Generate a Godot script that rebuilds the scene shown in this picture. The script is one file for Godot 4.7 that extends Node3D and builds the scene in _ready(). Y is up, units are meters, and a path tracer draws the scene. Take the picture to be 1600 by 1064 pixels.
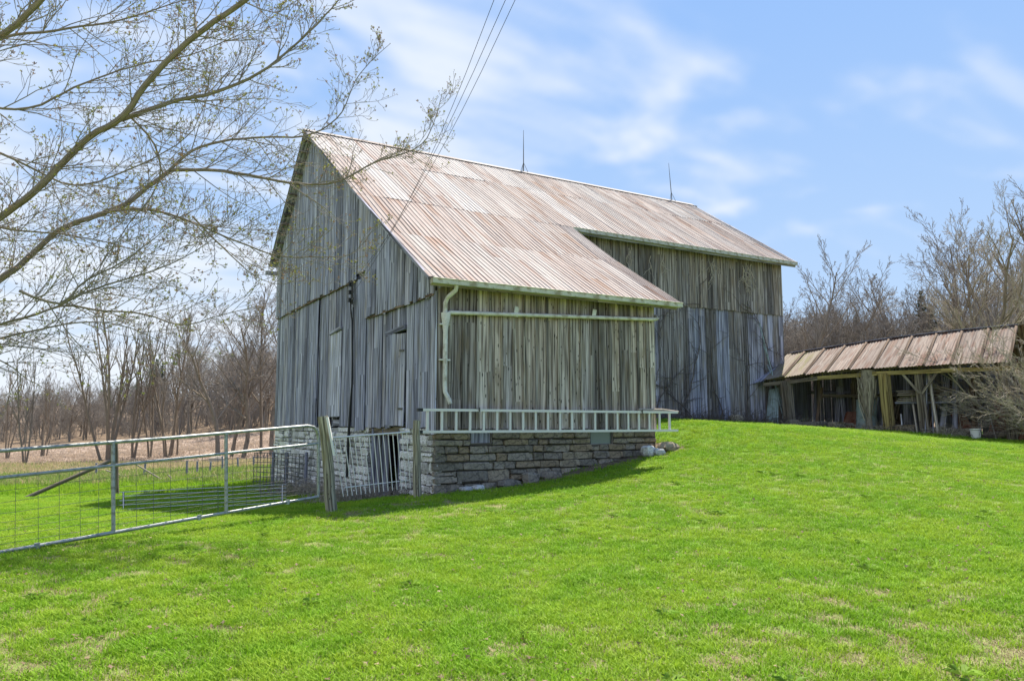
extends Node3D
# A weathered bank barn with a lean-to, an old open shed, gates and bare spring trees.
const EYE := 1.6
const FOCAL := 1192.4        # pixels of the 1600 x 1064 photograph
const PITCH := 0.1091
const YAW := 1.0411          # heading of the barn's long wall
const X0 := -1.477           # near corner of the lean-to, metres to the side of and ahead of the camera
const D0 := 14.897
var rng := RandomNumberGenerator.new()
var used := {}

class MB:
	var v := PackedVector3Array()
	var n := PackedVector3Array()
	var t := PackedVector2Array()
	var c := PackedColorArray()
	var i := PackedInt32Array()
	func quad(a: Vector3, b: Vector3, cc: Vector3, d: Vector3, ua := Vector2(0, 0), ub := Vector2(1, 0), uc := Vector2(1, 1), ud := Vector2(0, 1)) -> void:
		var k := v.size()
		var nn := (b - a).cross(cc - a)
		if nn.length_squared() < 1e-14:
			nn = (cc - a).cross(d - a)
		nn = nn.normalized()
		v.append_array(PackedVector3Array([a, b, cc, d]))
		n.append_array(PackedVector3Array([nn, nn, nn, nn]))
		t.append_array(PackedVector2Array([ua, ub, uc, ud]))
		i.append_array(PackedInt32Array([k, k + 2, k + 1, k, k + 3, k + 2]))
	func tri(a: Vector3, b: Vector3, cc: Vector3, ua := Vector2(0, 0), ub := Vector2(1, 0), uc := Vector2(0.5, 1)) -> void:
		var k := v.size()
		var nn := (b - a).cross(cc - a).normalized()
		v.append_array(PackedVector3Array([a, b, cc]))
		n.append_array(PackedVector3Array([nn, nn, nn]))
		t.append_array(PackedVector2Array([ua, ub, uc]))
		i.append_array(PackedInt32Array([k, k + 2, k + 1]))
	# hexahedron: a,b,c,d counter-clockwise seen from the front, e,f,g,h the same corners at the back
	func hexa(a: Vector3, b: Vector3, cc: Vector3, d: Vector3, e: Vector3, f: Vector3, g: Vector3, h: Vector3, u0 := 0.0, v0 := 0.0) -> void:
		var w := (b - a).length()
		var l := (d - a).length()
		var th := (e - a).length()
		quad(a, b, cc, d, Vector2(u0, v0), Vector2(u0 + w, v0), Vector2(u0 + w, v0 + l), Vector2(u0, v0 + l))
		quad(f, e, h, g, Vector2(u0 + w, v0), Vector2(u0, v0), Vector2(u0, v0 + l), Vector2(u0 + w, v0 + l))
		quad(e, a, d, h, Vector2(u0 - th, v0), Vector2(u0, v0), Vector2(u0, v0 + l), Vector2(u0 - th, v0 + l))
		quad(b, f, g, cc, Vector2(u0 + w, v0), Vector2(u0 + w + th, v0), Vector2(u0 + w + th, v0 + l), Vector2(u0 + w, v0 + l))
		quad(d, cc, g, h, Vector2(u0, v0 + l), Vector2(u0 + w, v0 + l), Vector2(u0 + w, v0 + l + th), Vector2(u0, v0 + l + th))
		quad(e, f, b, a, Vector2(u0, v0 - th), Vector2(u0 + w, v0 - th), Vector2(u0 + w, v0), Vector2(u0, v0))
	func box(xf: Transform3D, s: Vector3, u0 := 0.0, v0 := 0.0) -> void:
		var h := s * 0.5
		hexa(xf * Vector3(-h.x, -h.y, h.z), xf * Vector3(h.x, -h.y, h.z), xf * Vector3(h.x, h.y, h.z), xf * Vector3(-h.x, h.y, h.z),
			xf * Vector3(-h.x, -h.y, -h.z), xf * Vector3(h.x, -h.y, -h.z), xf * Vector3(h.x, h.y, -h.z), xf * Vector3(-h.x, h.y, -h.z), u0, v0)
	# a squared bar from p to q
	func bar(p: Vector3, q: Vector3, w: float, th: float, u0 := 0.0, side := Vector3.UP) -> void:
		var y := (q - p).normalized()
		var x := y.cross(side)
		if x.length() < 0.01:
			x = y.cross(Vector3.BACK)
		x = x.normalized()
		box(Transform3D(Basis(x, y, x.cross(y)), (p + q) * 0.5), Vector3(w, (q - p).length(), th), u0)
	func tube(p: PackedVector3Array, r: PackedFloat32Array, sides := 6, cap := true) -> void:
		var m := p.size()
		var ref := Vector3.UP
		var acc := 0.0
		var k0 := v.size()
		for k in m:
			var tg := (p[mini(k + 1, m - 1)] - p[maxi(k - 1, 0)]).normalized()
			if k == 0:
				ref = tg.cross(Vector3.UP if absf(tg.y) < 0.9 else Vector3.RIGHT).normalized()
			ref = (ref - tg * ref.dot(tg)).normalized()
			var bi := tg.cross(ref)
			if k > 0:
				acc += (p[k] - p[k - 1]).length()
			for j in sides:
				var a := TAU * j / sides
				var o := ref * cos(a) + bi * sin(a)
				v.append(p[k] + o * r[k])
				n.append(o)
				t.append(Vector2(float(j) / sides, acc))
		for k in m - 1:
			for j in sides:
				var a := k0 + k * sides + j
				var b := k0 + k * sides + (j + 1) % sides
				i.append_array(PackedInt32Array([a, a + sides, b, b, a + sides, b + sides]))
		if cap:
			for e in 2:
				var base := k0 + (m - 1) * sides * e
				var kc := v.size()
				var cn := (p[m - 1] - p[m - 2]).normalized() if e == 1 else (p[0] - p[1]).normalized()
				for j in sides:
					v.append(v[base + j])
					n.append(cn)
					t.append(Vector2(0.5, 0.5))
				for j in range(1, sides - 1):
					i.append_array(PackedInt32Array([kc, kc + j + 1, kc + j] if e == 1 else [kc, kc + j, kc + j + 1]))
	func rod(a: Vector3, b: Vector3, r: float, sides := 6) -> void:
		tube(PackedVector3Array([a, b]), PackedFloat32Array([r, r]), sides)
	func mesh() -> ArrayMesh:
		var arr := []
		arr.resize(Mesh.ARRAY_MAX)
		arr[Mesh.ARRAY_VERTEX] = v
		arr[Mesh.ARRAY_NORMAL] = n
		arr[Mesh.ARRAY_TEX_UV] = t
		if c.size() == v.size():
			arr[Mesh.ARRAY_COLOR] = c
		arr[Mesh.ARRAY_INDEX] = i
		var m := ArrayMesh.new()
		m.add_surface_from_arrays(Mesh.PRIMITIVE_TRIANGLES, arr)
		return m

func numbered(called: String) -> String:
	used[called] = int(used.get(called, -1)) + 1
	return called if used[called] == 0 else "%s_%03d" % [called, used[called]]

func part(parent: Node, called: String, m: Mesh, mat: Material) -> MeshInstance3D:
	var o := MeshInstance3D.new()
	o.name = called
	o.mesh = m
	o.material_override = mat
	parent.add_child(o, true)
	return o

func describe(o: Node, label: String, category: String, group := "", kind := "") -> Node:
	o.set_meta("label", label)
	if category != "":
		o.set_meta("category", category)
	if group != "":
		o.set_meta("group", group)
	if kind != "":
		o.set_meta("kind", kind)
	return o

func thing(called: String, label: String, category: String, pos := Vector3.ZERO, turn := 0.0, group := "") -> Node3D:
	var o := Node3D.new()
	o.name = numbered(called)
	add_child(o)
	o.position = pos
	o.rotation.y = turn
	describe(o, label, category, group)
	return o

func single(called: String, m: Mesh, mat: Material, label: String, category: String, group := "", kind := "") -> MeshInstance3D:
	var o := part(self, numbered(called), m, mat)
	describe(o, label, category, group, kind)
	return o

# a point of the photograph, a given number of metres ahead of the camera
func at(px: float, py: float, d: float) -> Vector3:
	var a := (px - 800.0) / FOCAL
	var b := -(py - 532.0) / FOCAL
	var dd := cos(PITCH) - b * sin(PITCH)
	var k := d / dd
	return Vector3(a * k, EYE + (b * cos(PITCH) + sin(PITCH)) * k, -d)

# a point in the barn's own axes: t along the long wall, s back from the lean-to's front wall
func bw(t: float, s: float, y := 0.0) -> Vector3:
	return Vector3(X0 + t * sin(YAW) - s * cos(YAW), y, -(D0 + t * cos(YAW) + s * sin(YAW)))

func lin(r: float, g: float, b: float) -> Color:
	return Color(r, g, b).linear_to_srgb()

func mat(col: Color, rough := 0.85, tex: Texture2D = null, uvs := Vector3.ONE, tri := false, spec := 0.4) -> StandardMaterial3D:
	var m := StandardMaterial3D.new()
	m.albedo_color = col
	m.roughness = rough
	m.metallic_specular = spec
	if tex:
		m.albedo_texture = tex
		m.uv1_scale = uvs
		m.uv1_triplanar = tri
	return m

func fnl(seed_: int, freq: float, oct := 3) -> FastNoiseLite:
	var f := FastNoiseLite.new()
	f.seed = seed_
	f.frequency = freq
	f.noise_type = FastNoiseLite.TYPE_SIMPLEX_SMOOTH
	f.fractal_octaves = oct
	return f

func tex_from(w: int, h: int, data: PackedByteArray) -> ImageTexture:
	return ImageTexture.create_from_image(Image.create_from_data(w, h, false, Image.FORMAT_RGB8, data))

# weathered plank wood, 1 m wide and 4 m long: long grain, cracks, knots, stains
func wood_tex(seed_: int, light: Color, dark: Color, warm: Color, warm_share: float, knots: int, holes: int) -> ImageTexture:
	var w := 256
	var h := 512
	var grain := fnl(seed_, 0.11, 3)
	var broad := fnl(seed_ + 1, 0.012, 3)
	var crack := fnl(seed_ + 2, 0.06, 2)
	var buf := PackedByteArray()
	buf.resize(w * h * 3)
	var kn := []
	var r := RandomNumberGenerator.new()
	r.seed = seed_
	for k in knots + holes:
		kn.append(Vector4(r.randf() * w, r.randf() * h, r.randf_range(1.5, 4.0), 1.0 if k >= knots else 0.0))
	var img := PackedFloat32Array()
	img.resize(w * h)
	img.fill(0.0)
	for q: Vector4 in kn:
		var rad := int(q.z * 2.0) + 1
		for yy in range(-rad * 2, rad * 2 + 1):
			for xx in range(-rad, rad + 1):
				var e := Vector2(xx, yy * 0.6).length() / q.z
				if e < 1.0:
					var px := posmod(int(q.x) + xx, w)
					var py := posmod(int(q.y) + yy, h)
					img[py * w + px] = maxf(img[py * w + px], (1.0 - e * e) * (1.3 if q.w > 0.5 else 0.8))
	for y in h:
		for x in w:
			var wob := 4.0 * broad.get_noise_2d(x * 0.6, y * 0.5)
			var g := grain.get_noise_2d((x + wob) * 1.6, y * 0.045)
			var b := broad.get_noise_2d(x * 2.2, y * 0.35 + 300.0)
			var cr := crack.get_noise_2d((x + wob) * 1.7, y * 0.05 + 900.0)
			var gc := grain.get_noise_2d((x + wob) * 0.42 + 700.0, y * 0.022)
			var f := clampf(0.56 + g * 0.5 + gc * 0.85 + b * 0.45, 0.0, 1.0)
			var col := dark.lerp(light, f)
			col = col.lerp(warm, clampf((broad.get_noise_2d(x * 1.2 + 500.0, y * 0.5) + warm_share - 0.5) * 2.0, 0.0, 0.8))
			if cr > 0.36:
				col = col.lerp(dark * 0.25, clampf((cr - 0.36) * 6.0, 0.0, 0.9))
			var k: float = img[y * w + x]
			if k > 0.0:
				col = col.lerp(Color(0.012, 0.01, 0.009), clampf(k * 1.2, 0.0, 0.95))
			col = col.linear_to_srgb()
			var o := (y * w + x) * 3
			buf[o] = int(clampf(col.r, 0, 1) * 255)
			buf[o + 1] = int(clampf(col.g, 0, 1) * 255)
			buf[o + 2] = int(clampf(col.b, 0, 1) * 255)
	return tex_from(w, h, buf)

# blotches between three tones; sx, sy stretch the pattern
func blotch_tex(seed_: int, w: int, h: int, a: Color, b: Color, cc: Color, freq: float, sx := 1.0, sy := 1.0, fine := 0.5) -> ImageTexture:
	var n1 := fnl(seed_, freq, 4)
	var n2 := fnl(seed_ + 7, freq * 5.0, 2)
	var n3 := fnl(seed_ + 9, freq * 0.6, 3)
	var buf := PackedByteArray()
	buf.resize(w * h * 3)
	for y in h:
		# blend the far quarter into the near one so that the pattern repeats without a seam
		for x in w:
			var p := n1.get_noise_2d(x * sx, y * sy)
			var q := n2.get_noise_2d(x * sx, y * sy)
			var s := n3.get_noise_2d(x * sx + 400.0, y * sy)
			var col := a.lerp(b, clampf(0.5 + p * 0.9 + q * fine, 0.0, 1.0))
			col = col.lerp(cc, clampf((s - 0.05) * 2.6 + q * fine * 0.8, 0.0, 1.0))
			col = col.linear_to_srgb()
			var o := (y * w + x) * 3
			buf[o] = int(clampf(col.r, 0, 1) * 255)
			buf[o + 1] = int(clampf(col.g, 0, 1) * 255)
			buf[o + 2] = int(clampf(col.b, 0, 1) * 255)
	return tex_from(w, h, buf)

func _ready() -> void:
	rng.seed = 20
	set_camera_and_light()
	make_materials()
	build_terrain()
	build_barn()
	build_grass()
	build_gates()
	build_ladder()
	build_wires()
	build_shed()
	build_clutter()
	build_vines()
	build_big_tree()
	build_woods()

func set_camera_and_light() -> void:
	var cam := Camera3D.new()
	cam.name = "camera"
	cam.fov = rad_to_deg(2.0 * atan(532.0 / FOCAL))
	cam.position = Vector3(0, EYE, 0)
	cam.rotation.x = PITCH
	cam.near = 0.05
	cam.far = 1500.0
	add_child(cam)
	cam.current = true
	var sun := DirectionalLight3D.new()
	sun.name = "sun"
	sun.light_color = Color(1.0, 0.96, 0.89)
	sun.light_energy = 1.6
	sun.light_angular_distance = 0.55
	sun.shadow_enabled = true
	add_child(sun)
	sun.look_at_from_position(sun_towards() * 50.0, Vector3.ZERO, Vector3.UP)
	var env := Environment.new()
	env.background_mode = Environment.BG_SKY
	env.tonemap_mode = Environment.TONE_MAPPER_LINEAR
	env.tonemap_exposure = 2.1
	env.sdfgi_enabled = true
	env.ssao_enabled = true
	env.ssil_enabled = true
	env.sky = Sky.new()
	env.sky.sky_material = sky_material()
	var we := WorldEnvironment.new()
	we.name = "world_environment"
	we.environment = env
	add_child(we)

func sun_towards() -> Vector3:
	var el := deg_to_rad(57.0)
	return Vector3(0.40 * cos(el), sin(el), -0.917 * cos(el)).normalized()

# air that pales towards the horizon and the sun, with high thin streaks of cirrus
func sky_material() -> PanoramaSkyMaterial:
	var w := 1280
	var h := 640
	var im := Image.create(w, h, false, Image.FORMAT_RGBF)
	var n1 := fnl(11, 0.9, 5)
	var n2 := fnl(12, 2.2, 5)
	var n3 := fnl(13, 0.35, 3)
	var sun := sun_towards()
	for y in h:
		var el := PI * (0.5 - (y + 0.5) / h)
		for x in w:
			var az := TAU * (x + 0.5) / w
			var d := Vector3(sin(az) * cos(el), sin(el), -cos(az) * cos(el))
			var up := maxf(d.y, 0.0)
			var col := Color(0.345, 0.425, 0.49).lerp(Color(0.10, 0.215, 0.46), pow(clampf(up * 1.25, 0.0, 1.0), 0.55))
			var near_sun := clampf(d.dot(sun), 0.0, 1.0)
			col = col.lerp(Color(0.52, 0.54, 0.56), pow(near_sun, 36.0) * 0.6)
			if d.y > 0.0:
				# a flat layer of cloud some kilometres up, seen in perspective, its fibres combed one way
				var k := 1.0 / (d.y + 0.16)
				var p := Vector2(d.x, -d.z) * k
				var q := p.rotated(-0.5)
				var warp := n3.get_noise_2d(q.x * 1.2, q.y * 1.2)
				var s1 := n1.get_noise_2d(q.x * 0.55 + warp * 1.2 + 17.0, q.y * 1.7 + warp * 0.9)
				var s2 := n2.get_noise_2d(q.x * 0.6 + warp, q.y * 2.6)
				var s3 := n3.get_noise_2d(q.x * 0.9 + 40.0, q.y * 0.9)
				var cov := clampf(0.31 + s1 * 0.6 + s2 * 0.5 + s3 * 0.2 - p.x * 0.30, 0.0, 1.0)
				cov = cov * cov * (3.0 - 2.0 * cov) * 0.85
				col = col.lerp(Color(0.44, 0.465, 0.50), cov)
			else:
				col = col.lerp(Color(0.18, 0.2, 0.17), clampf(-d.y * 6.0, 0.0, 1.0))
			im.set_pixel(x, y, col)
	var m := PanoramaSkyMaterial.new()
	m.panorama = ImageTexture.create_from_image(im)
	return m

var M := {}
func make_materials() -> void:
	var grey := wood_tex(101, Color(0.46, 0.465, 0.57), Color(0.09, 0.09, 0.115), Color(0.29, 0.27, 0.26), 0.28, 6, 4)
	var brown := wood_tex(102, Color(0.47, 0.43, 0.40), Color(0.095, 0.08, 0.07), Color(0.26, 0.21, 0.155), 0.36, 14, 10)
	var holed := wood_tex(103, Color(0.60, 0.555, 0.525), Color(0.135, 0.115, 0.10), Color(0.27, 0.235, 0.19), 0.34, 30, 46)
	var tints := [[1.02, 1.02, 1.02], [0.80, 0.80, 0.83], [1.26, 1.25, 1.24], [0.55, 0.55, 0.58], [0.93, 0.94, 1.0], [1.1, 1.05, 1.0]]
	M.gable = []
	M.side = []
	M.lean = []
	M.batten = []
	M.side_top = []
	for q in tints:
		M.gable.append(mat(lin(0.98 * q[0], 0.99 * q[1], 1.0 * q[2]), 0.9, grey, Vector3(1, 0.25, 1)))
		M.side.append(mat(lin(0.92 * q[0], 0.91 * q[1], 0.91 * q[2]), 0.9, brown if q[0] < 0.97 else grey, Vector3(1, 0.25, 1)))
		M.side_top.append(mat(lin(0.88 * q[0], 0.85 * q[1], 0.82 * q[2]), 0.9, brown, Vector3(1, 0.25, 1)))
		M.lean.append(mat(lin(1.0 * q[0], 0.95 * q[1], 0.93 * q[2]), 0.9, holed if q[0] > 0.9 else brown, Vector3(1, 0.25, 1)))
		M.batten.append(mat(lin(1.05 * q[0], 1.02 * q[1], 0.96 * q[2]), 0.9, brown, Vector3(1, 0.25, 1)))
	M.gable_pale = mat(lin(1.55, 1.55, 1.5), 0.9, grey, Vector3(1, 0.25, 1))
	M.rot = mat(lin(0.55, 0.42, 0.32), 0.95, brown, Vector3(1, 0.25, 1))
	M.beam = mat(lin(0.6, 0.55, 0.48), 0.9, brown, Vector3(1, 0.25, 1))
	M.yellow_wood = mat(lin(0.95, 0.80, 0.36), 0.9, brown, Vector3(1, 0.25, 1))
	M.post = mat(lin(1.0, 1.0, 0.80), 0.9, brown, Vector3(1, 0.5, 1))
	# roofing: worn galvanised sheet, the zinc gone pale, rust coming through in streaks down the slope
	M.roof = []
	var r1 := blotch_tex(201, 256, 512, Color(0.51, 0.43, 0.40), Color(0.62, 0.56, 0.53), Color(0.45, 0.32, 0.275), 0.03, 1.0, 0.12, 0.5)
	var r2 := blotch_tex(202, 256, 512, Color(0.48, 0.38, 0.345), Color(0.58, 0.50, 0.465), Color(0.43, 0.285, 0.225), 0.03, 1.0, 0.12, 0.55)
	var r3 := blotch_tex(203, 256, 512, Color(0.58, 0.525, 0.50), Color(0.68, 0.65, 0.635), Color(0.50, 0.41, 0.37), 0.03, 1.0, 0.12, 0.4)
	for k in 9:
		var tx: ImageTexture = [r1, r2, r3][k % 3]
		var g: float = [1.0, 0.93, 1.05][k / 3]
		var m := mat(lin(0.62 * g, 0.62 * g, 0.62 * g), 0.8, tx, Vector3(0.5, 0.22, 1), false, 0.3)
		M.roof.append(m)
	M.rust = []
	var r4 := blotch_tex(204, 256, 512, Color(0.25, 0.17, 0.14), Color(0.38, 0.30, 0.26), Color(0.22, 0.10, 0.065), 0.035, 1.0, 0.15, 0.6)
	var r5 := blotch_tex(205, 256, 512, Color(0.27, 0.20, 0.15), Color(0.36, 0.31, 0.24), Color(0.25, 0.22, 0.09), 0.035, 1.0, 0.15, 0.6)
	for k in 4:
		var g := 0.42 + 0.06 * k
		M.rust.append(mat(lin(g, g, g), 0.75, r4, Vector3(0.7, 0.3, 1)))
	M.rust.append(mat(lin(0.62, 0.62, 0.62), 0.8, r5, Vector3(0.7, 0.3, 1)))
	M.rust_wall = mat(lin(0.8, 0.55, 0.45), 0.8, r4, Vector3(0.7, 0.3, 1))
	# stone
	M.stone = []
	var s1 := blotch_tex(301, 256, 256, Color(0.28, 0.235, 0.18), Color(0.42, 0.36, 0.285), Color(0.16, 0.14, 0.115), 0.04, 1, 1, 0.8)
	for q in [[1, 1, 1], [0.8, 0.8, 0.82], [1.12, 1.08, 1.0], [0.95, 0.86, 0.74], [0.68, 0.7, 0.72], [1.0, 1.02, 1.06]]:
		M.stone.append(mat(lin(0.85 * q[0], 0.85 * q[1], 0.85 * q[2]), 0.92, s1, Vector3(1.4, 1.4, 1.4), true))
	M.white_stone = []
	var s2 := blotch_tex(302, 256, 256, Color(0.60, 0.60, 0.60), Color(0.80, 0.80, 0.79), Color(0.30, 0.285, 0.26), 0.05, 1, 1, 0.9)
	for g in [1.0, 0.8, 0.95, 0.6]:
		M.white_stone.append(mat(lin(g, g, g), 0.92, s2, Vector3(1.6, 1.6, 1.6), true))
	M.mortar = mat(lin(0.09, 0.08, 0.07), 0.95)
	M.white_mortar = mat(lin(0.30, 0.30, 0.30), 0.95)
	M.quartz = mat(lin(0.62, 0.63, 0.64), 0.9, s2, Vector3(2, 2, 2), true)
	# metals and paint
	var zinc := blotch_tex(401, 128, 128, Color(0.28, 0.30, 0.30), Color(0.40, 0.42, 0.42), Color(0.20, 0.20, 0.18), 0.05, 1, 1, 0.6)
	M.zinc = mat(lin(1, 1, 1), 0.45, zinc, Vector3(3, 3, 3), true)
	M.zinc.metallic = 0.45
	M.wire = mat(lin(0.10, 0.10, 0.10), 0.6)
	M.alu = mat(lin(0.66, 0.64, 0.63), 0.42)
	M.alu.metallic = 0.35
	var painted := blotch_tex(402, 128, 128, Color(0.60, 0.60, 0.57), Color(0.74, 0.74, 0.72), Color(0.38, 0.345, 0.27), 0.05, 1, 1, 0.8)
	M.old_gutter = mat(lin(0.78, 0.76, 0.72), 0.7, painted, Vector3(1, 1, 1), true)
	M.gutter = mat(lin(0.84, 0.83, 0.70), 0.6, painted, Vector3(1, 1, 1), true)
	M.pipe = mat(lin(1.0, 0.98, 0.98), 0.5, painted, Vector3(0.7, 0.7, 0.7), true)
	M.black = mat(lin(0.02, 0.022, 0.025), 0.5)
	M.iron = mat(lin(0.10, 0.095, 0.09), 0.7)
	M.glass = mat(lin(0.20, 0.23, 0.22), 0.2)
	M.pale_blue = mat(lin(0.42, 0.52, 0.55), 0.45, painted, Vector3(1, 1, 1), true)
	M.white = mat(lin(0.72, 0.72, 0.70), 0.6)
	# bark
	var bark := blotch_tex(501, 128, 256, Color(0.20, 0.175, 0.145), Color(0.32, 0.29, 0.25), Color(0.12, 0.105, 0.09), 0.05, 2.0, 0.5, 0.7)
	M.bark = mat(lin(1.0, 0.95, 0.86), 0.95, bark, Vector3(2, 0.6, 1))
	M.bark_grey = mat(lin(0.90, 0.84, 0.76), 0.95, bark, Vector3(2, 0.3, 1))
	M.twig = mat(lin(0.235, 0.21, 0.185), 0.9)
	M.twig_pale = mat(lin(0.36, 0.31, 0.25), 0.9)
	M.vine = mat(lin(0.13, 0.105, 0.09), 0.95)
	M.vine_pale = mat(lin(0.55, 0.48, 0.39), 0.95)
	M.bud = mat(Color(1, 1, 1), 0.7)
	M.bud.vertex_color_use_as_albedo = true
	M.bud.backlight_enabled = true
	M.bud.backlight = Color(0.6, 0.6, 0.6)
	M.blade = mat(Color(1, 1, 1), 0.7, null, Vector3.ONE, false, 0.3)
	M.blade.vertex_color_use_as_albedo = true
	M.blade.backlight_enabled = true
	M.blade.backlight = Color(0.85, 0.85, 0.85)
	M.needle = mat(lin(0.06, 0.095, 0.045), 0.9)
	var soil := blotch_tex(601, 256, 256, Color(0.75, 0.75, 0.75), Color(1, 1, 1), Color(0.55, 0.55, 0.55), 0.05, 1, 1, 0.9)
	M.ground = mat(Color(1, 1, 1), 0.97, soil, Vector3(0.45, 0.45, 0.45), true, 0.2)
	M.ground.vertex_color_use_as_albedo = true

# heights of the ground: metres to the side, metres ahead, height (the camera's eye is at 1.6)
var ctrl := PackedVector3Array()
var wts := PackedFloat64Array()
func ground_points() -> void:
	for q in [[0, -60, 0], [-60, -40, -0.4], [60, -40, 0.4], [0, -6, 0], [0, 0, 0], [-4, 4, -0.02], [4, 4, 0.04], [0, 5, 0], [0, 9, 0.08], [-3, 8.5, 0.05], [4, 9, 0.22], [9, 8, 0.3], [16, 10, 0.6],
			[1.5, 13, 0.38], [5, 14, 0.68], [9, 15, 0.86], [13, 17, 0.98], [4.7, 17, 1.08], [4.6, 19.3, 1.52], [6.2, 21, 1.60], [7.5, 23.5, 1.60], [9.5, 19, 1.28], [12.5, 21, 1.15],
			[-3.2, 12.9, 0.13], [-6.1, 9.2, 0.06], [-9, 11, -0.05], [-4.7, 14.5, -0.02], [-6.5, 16.5, -0.16], [-9, 16, -0.13], [-14, 18, -0.3], [-12, 26, -0.45], [-9, 27, -0.40],
			[-20, 32, -0.75], [-22, 52, -1.15], [-14, 55, -0.75], [-36, 45, -1.2], [-60, 60, -1.7], [-45, 90, -1.6], [-90, 120, -1.8], [-30, 95, -0.3], [-24, 70, -0.4],
			[-18, 110, 2.2], [-40, 150, 4.0], [-25, 175, 13.0], [-60, 220, 9.0], [-120, 230, 3.0], [0, 150, 11.0], [40, 140, 6.0], [80, 130, 4.0], [30, 60, 1.6], [16, 32, 1.4], [60, 70, 2.5],
			[-200, 100, -2.0], [-350, 300, 5.0], [0, 390, 22.0], [350, 300, 10.0], [350, -300, 0.0], [-350, -300, -2.0], [0, -390, 0.0], [200, 60, 2.0]]:
		ctrl.append(Vector3(q[0], q[1], q[2]))
	# feet of the walls
	for q in [[0.0, 0.0, 0.26], [1.3, 0.0, 0.34], [2.75, 0.0, 0.52], [4.0, 0.0, 0.74], [5.55, 0.0, 0.99], [6.3, 2.2, 1.42], [7.5, 4.4, 1.66], [10.0, 4.4, 1.66], [12.5, 4.4, 1.64], [15.2, 4.4, 1.60],
			[0.0, 13.2, -0.34], [0.0, 9.0, -0.30], [0.0, 5.0, -0.2], [0.0, 2.5, -0.02], [15.5, 13.0, 1.2], [8.0, 14.5, 0.3]]:
		var p := bw(q[0], q[1])
		ctrl.append(Vector3(p.x, -p.z, q[2]))
	for q in [[8.35, 25.6, 1.55], [10.6, 23.9, 1.43], [12.75, 22.3, 1.28], [14.35, 21.1, 1.12], [12.5, 26.5, 1.35], [15.5, 24.0, 1.15]]:
		ctrl.append(Vector3(q[0], q[1], q[2]))
	var m := ctrl.size()
	var nn := m + 3
	var a := []
	for r in nn:
		var row := PackedFloat64Array()
		row.resize(nn + 1)
		a.append(row)
	for r in m:
		for c in m:
			a[r][c] = phi(ctrl[r].x - ctrl[c].x, ctrl[r].y - ctrl[c].y)
		a[r][r] += 0.05
		a[r][m] = 1.0
		a[r][m + 1] = ctrl[r].x
		a[r][m + 2] = ctrl[r].y
		a[m][r] = 1.0
		a[m + 1][r] = ctrl[r].x
		a[m + 2][r] = ctrl[r].y
		a[r][nn] = ctrl[r].z
	for k in nn:
		var p := k
		for r in range(k + 1, nn):
			if absf(a[r][k]) > absf(a[p][k]):
				p = r
		var sw = a[k]
		a[k] = a[p]
		a[p] = sw
		for r in range(k + 1, nn):
			var f: float = a[r][k] / a[k][k]
			if f != 0.0:
				for c in range(k, nn + 1):
					a[r][c] -= f * a[k][c]
	wts.resize(nn)
	for k in range(nn - 1, -1, -1):
		var s: float = a[k][nn]
		for c in range(k + 1, nn):
			s -= a[k][c] * wts[c]
		wts[k] = s / a[k][k]

func phi(dx: float, dy: float) -> float:
	return sqrt(dx * dx + dy * dy + 1.5)

func height_exact(x: float, d: float) -> float:
	var m := ctrl.size()
	var s := wts[m] + wts[m + 1] * x + wts[m + 2] * d
	for k in m:
		var dx := x - ctrl[k].x
		var dy := d - ctrl[k].y
		s += wts[k] * sqrt(dx * dx + dy * dy + 1.5)
	return s

const GN := 120
const GK := 5.2
const GR := 390.0
const GC := 13.0
var hts := PackedFloat32Array()
func gpos(k: int) -> float:
	return GR * sinh(GK * (float(k) / GN - 1.0)) / sinh(GK)
func gidx(x: float) -> float:
	return (asinh(x * sinh(GK) / GR) / GK + 1.0) * GN
func height(x: float, d: float) -> float:
	var fx := clampf(gidx(x), 0.0, 2 * GN - 0.001)
	var fd := clampf(gidx(d - GC), 0.0, 2 * GN - 0.001)
	var ix := int(fx)
	var id := int(fd)
	var w := 2 * GN + 1
	var tx := fx - ix
	var td := fd - id
	return lerpf(lerpf(hts[id * w + ix], hts[id * w + ix + 1], tx), lerpf(hts[(id + 1) * w + ix], hts[(id + 1) * w + ix + 1], tx), td)
func on_ground(x: float, d: float, lift := 0.0) -> Vector3:
	return Vector3(x, height(x, d) + lift, -d)

var dry_noise := fnl(71, 2.2, 4)
var dry_broad := fnl(72, 0.09, 3)
# share of dead thatch in the grass, 0 to 1
func dryness(x: float, d: float) -> float:
	var q := dry_noise.get_noise_2d(x, d) * 0.95 + dry_broad.get_noise_2d(x, d) * 0.3
	var bias := -0.24
	if d < 9.0:
		bias += (9.0 - d) * 0.07
	if x < -2.0 and d < 10.0:
		bias += 0.12
	if Vector2(x + 1.6, (d - 12.6) * 1.6).length() < 1.7:
		bias += 0.30
	return clampf((q + bias) * 1.8 + 0.22, 0.0, 1.0)

# 0 lawn and pasture, 1 rough tan verge, 2 ploughed field, 3 floor of the wood
func land(x: float, d: float) -> float:
	if d < 20.0:
		return 0.0
	var w := dry_broad.get_noise_2d(x * 0.5, d * 0.5) * 5.0
	if x > 4.0:
		return 0.0 if d < 30.0 + w else 3.0
	if x > -6.0:
		return 0.0 if d < 34.0 else 3.0
	var dist := d + w
	if dist < 34.0 - (x + 10.0) * 0.25:
		return 0.0
	if dist < 46.0 - (x + 10.0) * 0.2:
		return 1.0
	if dist < 108.0 + (x + 30.0) * 0.25:
		return 2.0
	return 3.0

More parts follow.
